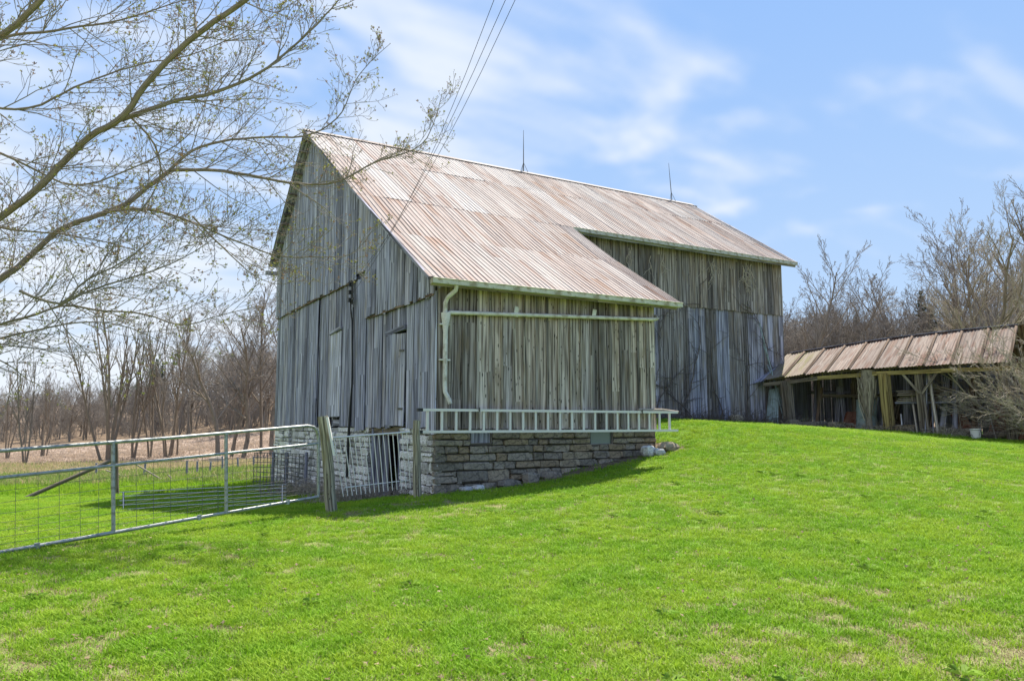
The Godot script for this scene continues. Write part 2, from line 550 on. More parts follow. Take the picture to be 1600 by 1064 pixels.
func build_terrain() -> void:
	ground_points()
	var w := 2 * GN + 1
	hts.resize(w * w)
	var mb := MB.new()
	var fine := fnl(73, 0.6, 3)
	for j in w:
		var d := gpos(j) + GC
		for k in w:
			var x := gpos(k)
			var y := height_exact(x, d) + 0.025 * fine.get_noise_2d(x, d)
			hts[j * w + k] = y
			mb.v.append(Vector3(x, y, -d))
			mb.t.append(Vector2(x, d) * 0.5)
			var dr := dryness(x, d)
			var col := Color(0.135, 0.25, 0.028).lerp(Color(0.31, 0.265, 0.155), dr * 0.7)
			if in_barn(x, d, 0.6) and not in_barn(x, d, -1.5):
				col = Color(0.17, 0.135, 0.095)
			var ld := land(x, d)
			if ld == 1.0:
				col = Color(0.36, 0.29, 0.17).lerp(Color(0.16, 0.21, 0.06), clampf(0.4 + fine.get_noise_2d(x * 0.3, d * 0.3), 0.0, 1.0))
			elif ld == 2.0:
				col = Color(0.40, 0.315, 0.26).lerp(Color(0.33, 0.255, 0.205), clampf(0.5 + fine.get_noise_2d(x * 0.1, d * 0.4), 0.0, 1.0))
			elif ld == 3.0:
				col = Color(0.22, 0.165, 0.12)
			mb.c.append(col)
	for j in w:
		for k in w:
			var a := hts[j * w + maxi(k - 1, 0)]
			var b := hts[j * w + mini(k + 1, w - 1)]
			var e := hts[maxi(j - 1, 0) * w + k]
			var f := hts[mini(j + 1, w - 1) * w + k]
			var dx := gpos(mini(k + 1, w - 1)) - gpos(maxi(k - 1, 0))
			var dd := gpos(mini(j + 1, w - 1)) - gpos(maxi(j - 1, 0))
			mb.n.append(Vector3(-(b - a) / dx, 1.0, (f - e) / dd).normalized())
	for j in w - 1:
		for k in w - 1:
			var o := j * w + k
			mb.i.append_array(PackedInt32Array([o, o + w, o + 1, o + 1, o + w, o + w + 1]))
	single("ground", mb.mesh(), M.ground, "rolling ground of lawn, pasture and ploughed field", "ground", "", "structure")

func blade_tuft(seed_: int, count: int, spread: float, tall: float, lean: float, wide: float) -> ArrayMesh:
	var r := RandomNumberGenerator.new()
	r.seed = seed_
	var mb := MB.new()
	for k in count:
		var a := r.randf() * TAU
		var p := Vector3(cos(a), 0, sin(a)) * spread * sqrt(r.randf())
		var b := r.randf() * TAU
		var side := Vector3(cos(b), 0, sin(b)) * wide * r.randf_range(0.6, 1.3)
		var h := tall * r.randf_range(0.5, 1.2)
		var dir := Vector3(cos(b + 1.3), 0, sin(b + 1.3)) * h * lean * r.randf_range(0.2, 1.3)
		var m := p + Vector3(0, h * 0.6, 0) + dir * 0.35
		var tip := p + Vector3(0, h, 0) + dir
		p.y = -0.02
		mb.quad(p - side, p + side, m + side * 0.8, m - side * 0.8)
		mb.tri(m - side * 0.8, m + side * 0.8, tip)
	return mb.mesh()

func scatter(called: String, label: String, m: Mesh, xs: Array[Transform3D], cols: PackedColorArray, mt: Material, category := "grass") -> void:
	var mm := MultiMesh.new()
	mm.transform_format = MultiMesh.TRANSFORM_3D
	mm.use_colors = true
	mm.mesh = m
	mm.instance_count = xs.size()
	for k in xs.size():
		mm.set_instance_transform(k, xs[k])
		mm.set_instance_color(k, cols[k])
	var o := MultiMeshInstance3D.new()
	o.multimesh = mm
	o.material_override = mt
	o.name = numbered(called)
	add_child(o)
	describe(o, label, category, "", "stuff")

func in_barn(x: float, d: float, grow := 0.0) -> bool:
	var e := Vector2(x - X0, d - D0)
	var t := e.x * sin(YAW) + e.y * cos(YAW)
	var s := -e.x * cos(YAW) + e.y * sin(YAW)
	return t > -grow and s > -grow and s < 13.3 + grow and t < 15.4 + grow and (s > 4.4 - grow or t < 5.6 + grow)

func build_grass() -> void:
	var r := RandomNumberGenerator.new()
	r.seed = 5
	var kinds := 4
	var xs := []
	var cs := []
	var meshes := []
	for k in kinds:
		var e: Array[Transform3D] = []
		xs.append(e)
		cs.append(PackedColorArray())
	meshes.append(blade_tuft(1, 10, 0.06, 0.036, 1.3, 0.0027))
	meshes.append(blade_tuft(2, 8, 0.06, 0.052, 1.0, 0.0028))
	meshes.append(blade_tuft(3, 7, 0.07, 0.018, 2.6, 0.0028))
	meshes.append(blade_tuft(4, 10, 0.10, 0.12, 0.6, 0.006))
	var patch := fnl(81, 0.8, 3)
	for k in 250000:
		var d := 2.6 + 29.0 * pow(r.randf(), 1.15)
		var x := (r.randf() * 2.0 - 1.0) * (0.72 * d + 1.5)
		if in_barn(x, d, -0.05) or land(x, d) > 0.5:
			continue
		if d > 18.0 and x > 8.0 and (x - 8.35) * 0.6 + (d - 25.6) * 0.8 > -0.25:
			continue
		var dr := dryness(x, d)
		var foot := in_barn(x, d, 0.45)
		if foot and r.randf() < 0.7:
			continue
		var kind := 0
		var col := Color(0.190, 0.362, 0.020).lerp(Color(0.290, 0.428, 0.032), clampf(0.5 + patch.get_noise_2d(x, d) * 1.2 + r.randf_range(-0.3, 0.3), 0.0, 1.0))
		if r.randf() < dr * 0.85 + 0.05 or (foot and r.randf() < 0.6):
			kind = 2
			col = Color(0.46, 0.385, 0.235).lerp(Color(0.30, 0.235, 0.14), r.randf())
		elif r.randf() < 0.25:
			kind = 1
		if d > 22.0 and kind == 1 and x < -4.0:
			kind = 3
		col = col * r.randf_range(0.75, 1.2)
		col.a = 1.0
		var sc := r.randf_range(0.75, 1.3) * (1.0 if d < 12.0 else 1.0 + (d - 12.0) * 0.025)
		var b := Basis(Vector3.UP, r.randf() * TAU).scaled(Vector3(sc, sc * r.randf_range(0.8, 1.15), sc))
		xs[kind].append(Transform3D(b, on_ground(x, d)))
		cs[kind].append(col)
	# pasture beyond the gate, coarser and mixed with last year's stalks
	for k in 26000:
		var d := r.randf_range(26.0, 58.0)
		var x := -d * r.randf_range(0.22, 0.78)
		var ld := land(x, d)
		if ld > 1.5 or in_barn(x, d, 0.1):
			continue
		var sc := r.randf_range(1.0, 2.0) * (0.7 + d * 0.02)
		var col := Color(0.20, 0.29, 0.06)
		if (ld > 0.5 and r.randf() < 0.75) or r.randf() < 0.15 + 0.5 * dryness(x, d):
			col = Color(0.46, 0.37, 0.22)
		col = col * r.randf_range(0.75, 1.2)
		col.a = 1.0
		xs[3].append(Transform3D(Basis(Vector3.UP, r.randf() * TAU).scaled(Vector3(sc, sc, sc)), on_ground(x, d)))
		cs[3].append(col)
	# stubble of the tan field
	for k in 9000:
		var d := r.randf_range(48.0, 110.0)
		var x := -d * r.randf_range(0.24, 0.75)
		if land(x, d) != 2.0:
			continue
		var sc := r.randf_range(1.2, 2.4)
		var col := Color(0.42, 0.335, 0.26) * r.randf_range(0.6, 1.15)
		col.a = 1.0
		xs[3].append(Transform3D(Basis(Vector3.UP, r.randf() * TAU).scaled(Vector3(sc * 1.6, sc * 0.8, sc * 1.6)), on_ground(x, d)))
		cs[3].append(col)
	# last autumn's leaves and rosettes of broad weeds in the near lawn
	var lx: Array[Transform3D] = []
	var lc := PackedColorArray()
	var wx: Array[Transform3D] = []
	var wc := PackedColorArray()
	var clus := fnl(83, 0.5, 2)
	for k in 5200:
		var d := 3.2 + 13.0 * pow(r.randf(), 1.3)
		var x := (r.randf() * 2.0 - 1.0) * (0.72 * d + 1.0)
		if in_barn(x, d, 0.0) or clus.get_noise_2d(x, d) < r.randf_range(-0.4, 0.4):
			continue
		var sc := r.randf_range(0.5, 1.2)
		var b := Basis(Vector3(r.randf_range(-1, 1), 0.3, r.randf_range(-1, 1)).normalized(), r.randf_range(-0.9, 0.9)) * Basis(Vector3.UP, r.randf() * TAU)
		lx.append(Transform3D(b.scaled(Vector3(sc, sc, sc)), on_ground(x, d, 0.02 + 0.012 * r.randf())))
		lc.append(Color(0.38, 0.29, 0.19).lerp(Color(0.17, 0.115, 0.075), r.randf()))
	for k in 240:
		var d := 3.4 + 12.0 * r.randf()
		var x := (r.randf() * 2.0 - 1.0) * (0.7 * d + 1.0)
		if in_barn(x, d, 0.2) or clus.get_noise_2d(x * 0.7 + 50.0, d * 0.7) < 0.0:
			continue
		var sc := r.randf_range(0.6, 1.3)
		wx.append(Transform3D(Basis(Vector3.UP, r.randf() * TAU).scaled(Vector3(sc, sc, sc)), on_ground(x, d)))
		wc.append(Color(0.13, 0.26, 0.03).lerp(Color(0.19, 0.33, 0.04), r.randf()))
	var lm := MB.new()
	lm.quad(Vector3(0, 0, 0), Vector3(0.012, 0.004, 0.02), Vector3(0, 0.002, 0.045), Vector3(-0.012, 0.005, 0.02))
	lm.tri(Vector3(0.004, 0, 0.012), Vector3(0.024, 0.008, 0.012), Vector3(0.006, 0.001, 0.026))
	lm.tri(Vector3(-0.004, 0, 0.012), Vector3(-0.006, 0.001, 0.026), Vector3(-0.024, 0.008, 0.014))
	scatter("leaf_litter", "brown dead leaves scattered over the near lawn", lm.mesh(), lx, lc, M.blade, "leaves")
	var wm := MB.new()
	for k in 9:
		var a := TAU * k / 9.0 + 0.3 * (k % 2)
		var o := Vector3(cos(a), 0, sin(a))
		var e := Vector3(-sin(a), 0, cos(a)) * 0.014
		var l := 0.07 + 0.02 * (k % 3)
		wm.quad(Vector3(0, 0.005, 0), o * l * 0.55 + e + Vector3(0, 0.04, 0), o * l + Vector3(0, 0.035, 0), o * l * 0.55 - e + Vector3(0, 0.042, 0))
	scatter("lawn_weeds", "dark green broad-leaved weeds in the near lawn", wm.mesh(), wx, wc, M.blade, "weeds")
	var labels := ["short bright green lawn grass", "longer bright green grass blades in the lawn", "flattened tan dead grass lying in the lawn", "coarse green and tan pasture grass beyond the gate"]
	for k in kinds:
		scatter(["grass", "tall_grass", "dry_grass", "pasture_grass"][k], labels[k], meshes[k], xs[k], cs[k], M.blade)

const WOOD0 := 1.53       # foot of the siding
const S_MAIN := 4.43      # the main barn's long wall
const S_END := 13.18
const T_LEAN := 5.553
const T_END := 15.278
const S_RIDGE := 9.15
const Y_RIDGE := 10.56
const Y_EAVE := 7.227
const Y_LOW := 4.40
const OV := 0.344
func roof_y(s: float) -> float:
	if s < 1.9:
		return lerpf(Y_LOW, 5.74, (s + 0.32) / 2.22)
	if s < 4.11:
		return lerpf(5.74, Y_EAVE, (s - 1.9) / 2.21)
	if s < S_RIDGE:
		return lerpf(Y_EAVE, Y_RIDGE, (s - 4.11) / (S_RIDGE - 4.11))
	return lerpf(Y_RIDGE, 7.10, (s - S_RIDGE) / (13.32 - S_RIDGE))

# one upright board on a wall: r the wall's rightward axis, n its outward normal, o a point on it
func board_mesh(o: Vector3, r: Vector3, n: Vector3, xa: float, xb: float, y0a: float, y0b: float, y1a: float, y1b: float, proud: float, th: float, kick := 0.0, taper := 0.0, u0 := 0.0) -> ArrayMesh:
	var mb := MB.new()
	var up := Vector3.UP
	var ya := maxf(y1a, y0a + 0.02)
	var yb := maxf(y1b, y0b + 0.02)
	var f0 := n * (proud + kick)
	var f1 := n * proud
	var b := -n * th
	var ch := 0.004
	mb.hexa(o + r * (xa + ch) + up * y0a + f0, o + r * (xb - taper - ch) + up * y0b + f0, o + r * (xb - ch) + up * yb + f1, o + r * (xa + ch) + up * ya + f1,
		o + r * xa + up * y0a + f0 + b, o + r * (xb - taper) + up * y0b + f0 + b, o + r * xb + up * yb + f1 + b, o + r * xa + up * ya + f1 + b, u0, y0a + u0 * 3.0)
	return mb.mesh()

func corrugated(p00: Vector3, p10: Vector3, p01: Vector3, p11: Vector3, ribs: int, rib_h: float, segs: int, dent: float, seed_: int, round_ribs := false) -> ArrayMesh:
	# p00-p10 the lower edge, p01-p11 the upper; ribs run up the slope
	var mb := MB.new()
	var r := RandomNumberGenerator.new()
	r.seed = seed_
	var nrm := (p10 - p00).cross(p01 - p00).normalized()
	var prof := []
	for k in ribs:
		if round_ribs:
			for e in 4:
				prof.append(Vector2((k + e * 0.25) / ribs, rib_h * (0.5 - 0.5 * cos(TAU * e * 0.25))))
		else:
			for e in [[0.0, 0.0], [0.62, 0.0], [0.72, 1.0], [0.90, 1.0]]:
				prof.append(Vector2((k + e[0]) / ribs, rib_h * e[1]))
	prof.append(Vector2(1.0, 0.0))
	var rows := []
	var wid := (p10 - p00).length()
	var len := (p01 - p00).length()
	for j in segs + 1:
		var row := PackedVector3Array()
		var f := float(j) / segs
		for q: Vector2 in prof:
			var d := r.randf_range(-dent, dent)
			row.append(p00.lerp(p10, q.x).lerp(p01.lerp(p11, q.x), f) + nrm * (q.y + d))
		rows.append(row)
	var u0 := r.randf() * 3.0
	for j in segs:
		for k in prof.size() - 1:
			var ua: float = u0 + prof[k].x * wid
			var ub: float = u0 + prof[k + 1].x * wid
			var va := u0 * 2.0 + len * j / segs
			var vb := u0 * 2.0 + len * (j + 1) / segs
			mb.quad(rows[j][k], rows[j][k + 1], rows[j + 1][k + 1], rows[j + 1][k], Vector2(ua, va), Vector2(ub, va), Vector2(ub, vb), Vector2(ua, vb))
	return mb.mesh()

func stone_mesh(r: RandomNumberGenerator, w: float, h: float, depth: float, rough: float) -> ArrayMesh:
	# a roughly squared stone: a bulging uneven face of 3 x 3 panels and sides that run back into the wall
	var mb := MB.new()
	var g := []
	var b := minf(w, h)
	for j in 4:
		var row := PackedVector3Array()
		for k in 4:
			var fx := [0.0, 0.14, 0.86, 1.0][k] as float
			var fy := [0.0, 0.16, 0.84, 1.0][j] as float
			var edge := (k == 0 or k == 3) as bool
			var edge2 := (j == 0 or j == 3) as bool
			var z := 0.0
			if edge:
				z -= b * 0.07
			if edge2:
				z -= b * 0.07
			if edge and edge2:
				fx = lerpf(fx, 0.5, r.randf() * 0.10)
				fy = lerpf(fy, 0.5, r.randf() * 0.14)
			row.append(Vector3((fx - 0.5) * w + r.randf_range(-1, 1) * rough * 0.5, (fy - 0.5) * h + r.randf_range(-1, 1) * rough * 0.4, z + r.randf_range(-1, 1) * rough))
		g.append(row)
	for j in 3:
		for k in 3:
			mb.quad(g[j][k], g[j][k + 1], g[j + 1][k + 1], g[j + 1][k])
	var bk := Vector3(0, 0, -depth)
	for k in 3:
		mb.quad(g[0][k] + bk, g[0][k + 1] + bk, g[0][k + 1], g[0][k])
		mb.quad(g[3][k], g[3][k + 1], g[3][k + 1] + bk, g[3][k] + bk)
		mb.quad(g[k][0] + bk, g[k][0], g[k + 1][0], g[k + 1][0] + bk)
		mb.quad(g[k][3], g[k][3] + bk, g[k + 1][3] + bk, g[k + 1][3])
	return mb.mesh()

func masonry(parent: Node3D, xf: Transform3D, x0: float, x1: float, y0: float, y1: float, hmin: float, hmax: float, wmin: float, wmax: float, mats: Array, seed_: int, holes: Array, foot: Callable, rough := 0.012) -> void:
	var r := RandomNumberGenerator.new()
	r.seed = seed_
	var y := y1
	while y > y0 + 0.04:
		var h := r.randf_range(hmin, hmax)
		h = minf(h, y - y0)
		var x := x0
		while x < x1 - 0.03:
			var w := r.randf_range(wmin, wmax) * (0.8 + 0.4 * h / hmax)
			if x + w > x1 - wmin * 0.4:
				w = x1 - x
			for q in holes:
				if y - h * 0.5 > q[2] and y - h * 0.5 < q[3]:
					if x < q[0] and x + w > q[0] - 0.05:
						w = maxf(q[0] - x, 0.05)
					elif x >= q[0] - 0.01 and x < q[1]:
						x = q[1]
			if x > x1 - 0.03:
				break
			w = minf(w, x1 - x)
			if y > foot.call(x + w * 0.5) - 0.05:
				var hh := h * r.randf_range(0.9, 1.0)
				var parts := 1
				if h > hmax * 0.62 and r.randf() < 0.35:
					parts = 2
				for e in parts:
					var sh := hh / parts if parts == 1 else hh * (0.42 if e == 0 else 0.58)
					var o := part(parent, "stone", stone_mesh(r, w - 0.018, sh - 0.014, 0.10, rough), mats[r.randi() % mats.size()])
					o.transform = xf * Transform3D(Basis(Vector3(0, 0, 1), r.randf_range(-0.02, 0.02)), Vector3(x + w * 0.5, y - (sh * 0.5 if e == 0 else hh - sh * 0.5), r.randf_range(-0.02, 0.025)))
			x += w
		y -= h

func build_barn() -> void:
	var barn := thing("barn", "weathered grey board barn with rusty metal roof, lean-to and stone foundation", "barn", Vector3(X0, 0, -D0), PI / 2 - YAW)
	var r := RandomNumberGenerator.new()
	r.seed = 33
	# ---- timber frame behind the boards, one node per wall that carries its boards
	var gable_r := Vector3(0, 0, 1)
	var gable_n := Vector3(-1, 0, 0)
	var side_r := Vector3(1, 0, 0)
	var side_n := Vector3(0, 0, 1)
	# gable wall
	var fr := MB.new()
	for s in [0.12, 4.3, 6.9, 9.15, 11.2, 13.06]:
		fr.bar(Vector3(0.16, WOOD0, -s), Vector3(0.16, roof_y(s) - 0.25, -s), 0.2, 0.2)
	for y in [WOOD0 + 0.1, 4.2, 5.3]:
		fr.bar(Vector3(0.14, y, -0.05 if y < 4.0 else (-0.6 if y < 5.0 else -4.3)), Vector3(0.14, y, -S_END + 0.05), 0.16, 0.16)
	var gable := part(barn, "gable_wall", fr.mesh(), M.side[0])
	# lower main boards, upper main boards, lower and upper boards of the lean-to end
	var runs := [[S_END, 4.75, WOOD0, 5.30, 0.0], [S_END, 4.75, 5.25, 0.0, 0.06], [4.02, 0.0, WOOD0, 4.22, 0.0], [4.02, 0.0, 4.165, 0.0, 0.06]]
	for q in runs:
		var s: float = q[0]
		while s > q[1] + 0.02:
			var w := r.randf_range(0.16, 0.30)
			if s - w < q[1] + 0.10:
				w = s - q[1]
			var sa := s
			var sb := s - w + (r.randf_range(0.018, 0.04) if r.randf() < 0.22 else r.randf_range(0.004, 0.014))
			var ya: float = q[3] if q[3] > 0.0 else roof_y(sa) - 0.10
			var yb: float = q[3] if q[3] > 0.0 else roof_y(sb) - 0.10
			var bot: float = q[2] + r.randf_range(-0.03, 0.02)
			if q[2] > 2.0:
				bot += r.randf_range(-0.05, 0.02)
			var skip := false
			var taper := 0.0
			var kick := 0.0
			if q[2] < 2.0:
				bot += (-0.04 if r.randf() < 0.2 else 0.0)
				if q[0] > 5.0 and sa > 8.1 and sb <= 8.1:
					taper = minf(0.21, w - 0.03)
				if q[0] > 5.0 and sa > 8.2 and sa < 10.2:
					kick = 0.03 * (1.0 - absf(sa - 9.0) / 1.2)
				# doorways: hatch in the main gable, door in the lean-to end
				if q[0] > 5.0 and sa < 6.95 and sb > 6.0 and r.randf() < 2.0:
					bot = 1.78
				if q[0] < 5.0 and sa <= 2.55 and sb >= 1.45:
					bot = 3.60
			if yb - bot > 0.05 or ya - bot > 0.05:
				var bm := board_mesh(Vector3.ZERO, gable_r, gable_n, -sa, -sb, bot, bot + r.randf_range(-0.012, 0.012), ya, yb, q[4] + r.randf_range(0.0, 0.022), 0.025, kick + r.randf_range(-0.008, 0.02), taper, r.randf() * 7.0)
				part(gable, "board", bm, M.gable[r.randi() % 6])
			s -= w
	# rotten brown ends of the girt that show below the upper boards
	for q in [[S_END, 4.78, 5.225], [4.0, 0.05, 4.15]]:
		var z: float = q[0]
		while z > q[1] + 0.05:
			var w := minf(r.randf_range(0.5, 1.3), z - q[1])
			part(gable, "girt_edge", bar_mesh(Vector3(-0.042, q[2] + r.randf_range(-0.012, 0.012), -z), Vector3(-0.042, q[2] + r.randf_range(-0.012, 0.012), -z + w - 0.015), r.randf_range(0.035, 0.065), 0.05, Vector3.RIGHT, z), M.rot)
			z -= w
	# wide flat boards that cover the joint of barn and lean-to
	for q in [[4.75, 4.42, 0.0], [4.40, 4.05, 0.012]]:
		part(gable, "board", board_mesh(Vector3.ZERO, gable_r, gable_n, -q[0], -q[1], 1.42 + q[2] * 4.0, 1.45, 5.22, 5.20, 0.028 + q[2], 0.03, 0.0, 0.0, q[0]), M.gable[4])
	part(gable, "board", board_mesh(Vector3.ZERO, gable_r, gable_n, -4.72, -4.05, 5.36, 5.36, roof_y(4.72) - 0.12, roof_y(4.05) - 0.12, 0.055, 0.03, 0.0, 0.0, 2.2), M.side[2])
	for q in [[0.30, 0.02]]:
		part(gable, "corner_board", board_mesh(Vector3.ZERO, gable_r, gable_n, -0.20, 0.03, 1.40, 1.40, 4.22, 4.22, 0.045, 0.03, 0.0, 0.0, 5.1), M.gable[2])
	# the lean-to's end door, hung a little open, of four boards
	var door := part(barn, "door", door_cleat(0.35), M.gable[3])
	part(door, "cleat", door_cleat(1.65), M.gable[3])
	for k in 4:
		var bm := MB.new()
		bm.box(Transform3D(Basis(), Vector3(0.115 + k * 0.215, 1.0, 0)), Vector3(0.205, 2.0 + r.randf_range(-0.03, 0.03), 0.025), k * 0.3)
		part(door, "board", bm.mesh(), M.gable[[4, 0, 5, 2][k]])
	door.transform = Transform3D(Basis(Vector3.UP, PI * 1.5 + 0.10) * Basis(Vector3(0, 0, 1), -0.035), Vector3(-0.10, 1.58, -2.48))
	for q in [1.95, 3.2]:
		var hg := MB.new()
		hg.box(Transform3D(Basis(), Vector3(0.72, q - 1.58, 0.02)), Vector3(0.22, 0.045, 0.012))
		part(door, "hinge", hg.mesh(), M.iron)
	var lt := MB.new()
	lt.bar(Vector3(-0.05, 3.62, -2.62), Vector3(-0.05, 3.66, -1.5), 0.07, 0.10)
	part(barn, "door_lintel", lt.mesh(), M.gable[3])
	# pale hatch in the main gable
	for k in 2:
		part(gable, "board", board_mesh(Vector3.ZERO, gable_r, gable_n, -6.85 + k * 0.46, -6.41 + k * 0.46, 1.80, 1.80, 4.02, 4.06, 0.04, 0.025, 0.0, 0.0, 3.3 + k), M.gable_pale)
	var hs := MB.new()
	hs.bar(Vector3(-0.05, 4.06, -6.9), Vector3(-0.05, 4.13, -5.9), 0.06, 0.08)
	part(barn, "hatch_lintel", hs.mesh(), M.side[0])
	# ---- lean-to front wall: boards and battens
	var fl := MB.new()
	for t in [0.12, 1.9, 3.7, 5.43]:
		fl.bar(Vector3(t, WOOD0, -0.16), Vector3(t, 4.3, -0.16), 0.18, 0.18)
	for y in [WOOD0 + 0.08, 3.0, 4.25]:
		fl.bar(Vector3(0.05, y, -0.14), Vector3(T_LEAN - 0.05, y, -0.14), 0.15, 0.15)
	var front := part(barn, "lean_to_wall", fl.mesh(), M.side[0])
	var x := 0.0
	while x < T_LEAN - 0.05:
		var w := r.randf_range(0.25, 0.315)
		if x + w > T_LEAN - 0.15:
			w = T_LEAN - x
		part(front, "board", board_mesh(Vector3.ZERO, side_r, side_n, x + 0.004, x + w - 0.006, 1.50 + r.randf_range(-0.03, 0.02), 1.50, 4.33, 4.33, r.randf_range(0.0, 0.008), 0.025, 0.0, 0.0, r.randf() * 7.0), M.lean[r.randi() % 6])
		if x > 0.1:
			var tl := r.randf_range(-0.012, 0.012)
			part(front, "batten", board_mesh(Vector3(0, 0, 0.011), side_r, side_n, x - 0.032 + tl, x + 0.030 + tl, 1.52 + r.randf_range(-0.04, 0.05), 1.52, 4.32, 4.32, 0.022, 0.021, 0.0, tl, r.randf() * 7.0), M.batten[r.randi() % 6])
		x += w
	part(front, "corner_board", board_mesh(Vector3.ZERO, side_r, side_n, 0.0, 0.14, 1.46, 1.46, 4.30, 4.30, 0.04, 0.022, 0.0, 0.0, 1.0), M.lean[1])
	part(front, "corner_board", board_mesh(Vector3.ZERO, side_r, side_n, T_LEAN - 0.16, T_LEAN, 1.46, 1.46, 4.32, 4.32, 0.035, 0.022, 0.0, 0.0, 1.7), M.lean[2])
	# lean-to far end wall
	var fe := MB.new()
	fe.quad(Vector3(T_LEAN, 0.6, -0.02), Vector3(T_LEAN, 0.6, -S_MAIN), Vector3(T_LEAN, roof_y(S_MAIN) - 0.12, -S_MAIN), Vector3(T_LEAN, roof_y(0.0) - 0.1, -0.02), Vector2(0, 0), Vector2(4.4, 0), Vector2(4.4, 5), Vector2(0, 3))
	part(barn, "lean_to_end_wall", fe.mesh(), M.side[0])
	# ---- main long wall beyond the lean-to
	var fs := MB.new()
	for t in [5.7, 9.0, 12.1, 15.1]:
		fs.bar(Vector3(t, 1.3, -S_MAIN - 0.16), Vector3(t, 7.0, -S_MAIN - 0.16), 0.2, 0.2)
	for y in [1.7, 5.36, 6.9]:
		fs.bar(Vector3(5.6, y, -S_MAIN - 0.14), Vector3(T_END - 0.05, y, -S_MAIN - 0.14), 0.16, 0.16)
	var long := part(barn, "long_wall", fs.mesh(), M.side[0])
	for q in [[1.35, 5.38, 0.0], [5.34, 7.16, 0.035]]:
		x = T_LEAN - 0.1
		while x < T_END - 0.02:
			var w := r.randf_range(0.20, 0.33)
			if x + w > T_END - 0.12:
				w = T_END - x
			var bot: float = q[0] + r.randf_range(-0.025, 0.02)
			part(long, "board", board_mesh(Vector3(0, 0, -S_MAIN), side_r, side_n, x + 0.003, x + w - r.randf_range(0.004, 0.012), bot, bot, q[1], q[1], q[2] + r.randf_range(0.0, 0.02), 0.025, r.randf_range(-0.006, 0.012), 0.0, r.randf() * 7.0), M.side[r.randi() % 6] if q[0] < 2.0 else M.side_top[r.randi() % 6])
			x += w
	# ---- the walls that face away
	var rear := MB.new()
	rear.quad(Vector3(T_END, 0.0, -S_MAIN + 0.02), Vector3(T_END, 0.0, -S_END), Vector3(T_END, 7.1, -S_END), Vector3(T_END, 7.1, -S_MAIN + 0.02), Vector2(0, 0), Vector2(8.7, 0), Vector2(8.7, 7), Vector2(0, 7))
	rear.tri(Vector3(T_END, 7.1, -S_MAIN), Vector3(T_END, 7.1, -S_END), Vector3(T_END, Y_RIDGE - 0.15, -S_RIDGE), Vector2(0, 7), Vector2(8.7, 7), Vector2(4.4, 10))
	part(barn, "far_gable_wall", rear.mesh(), M.side[0])
	var rb := MB.new()
	rb.box(Transform3D(Basis(), Vector3(T_END * 0.5, 3.5, -S_END + 0.015)), Vector3(T_END - 0.06, 7.2, 0.03))
	part(barn, "rear_wall", rb.mesh(), M.side[0])
	# ---- roof
	build_roof(barn, r)
	build_foundation(barn)
	build_gutters(barn)

func door_cleat(y: float) -> ArrayMesh:
	var mb := MB.new()
	mb.box(Transform3D(Basis(), Vector3(0.44, y, -0.028)), Vector3(0.84, 0.13, 0.025))
	return mb.mesh()

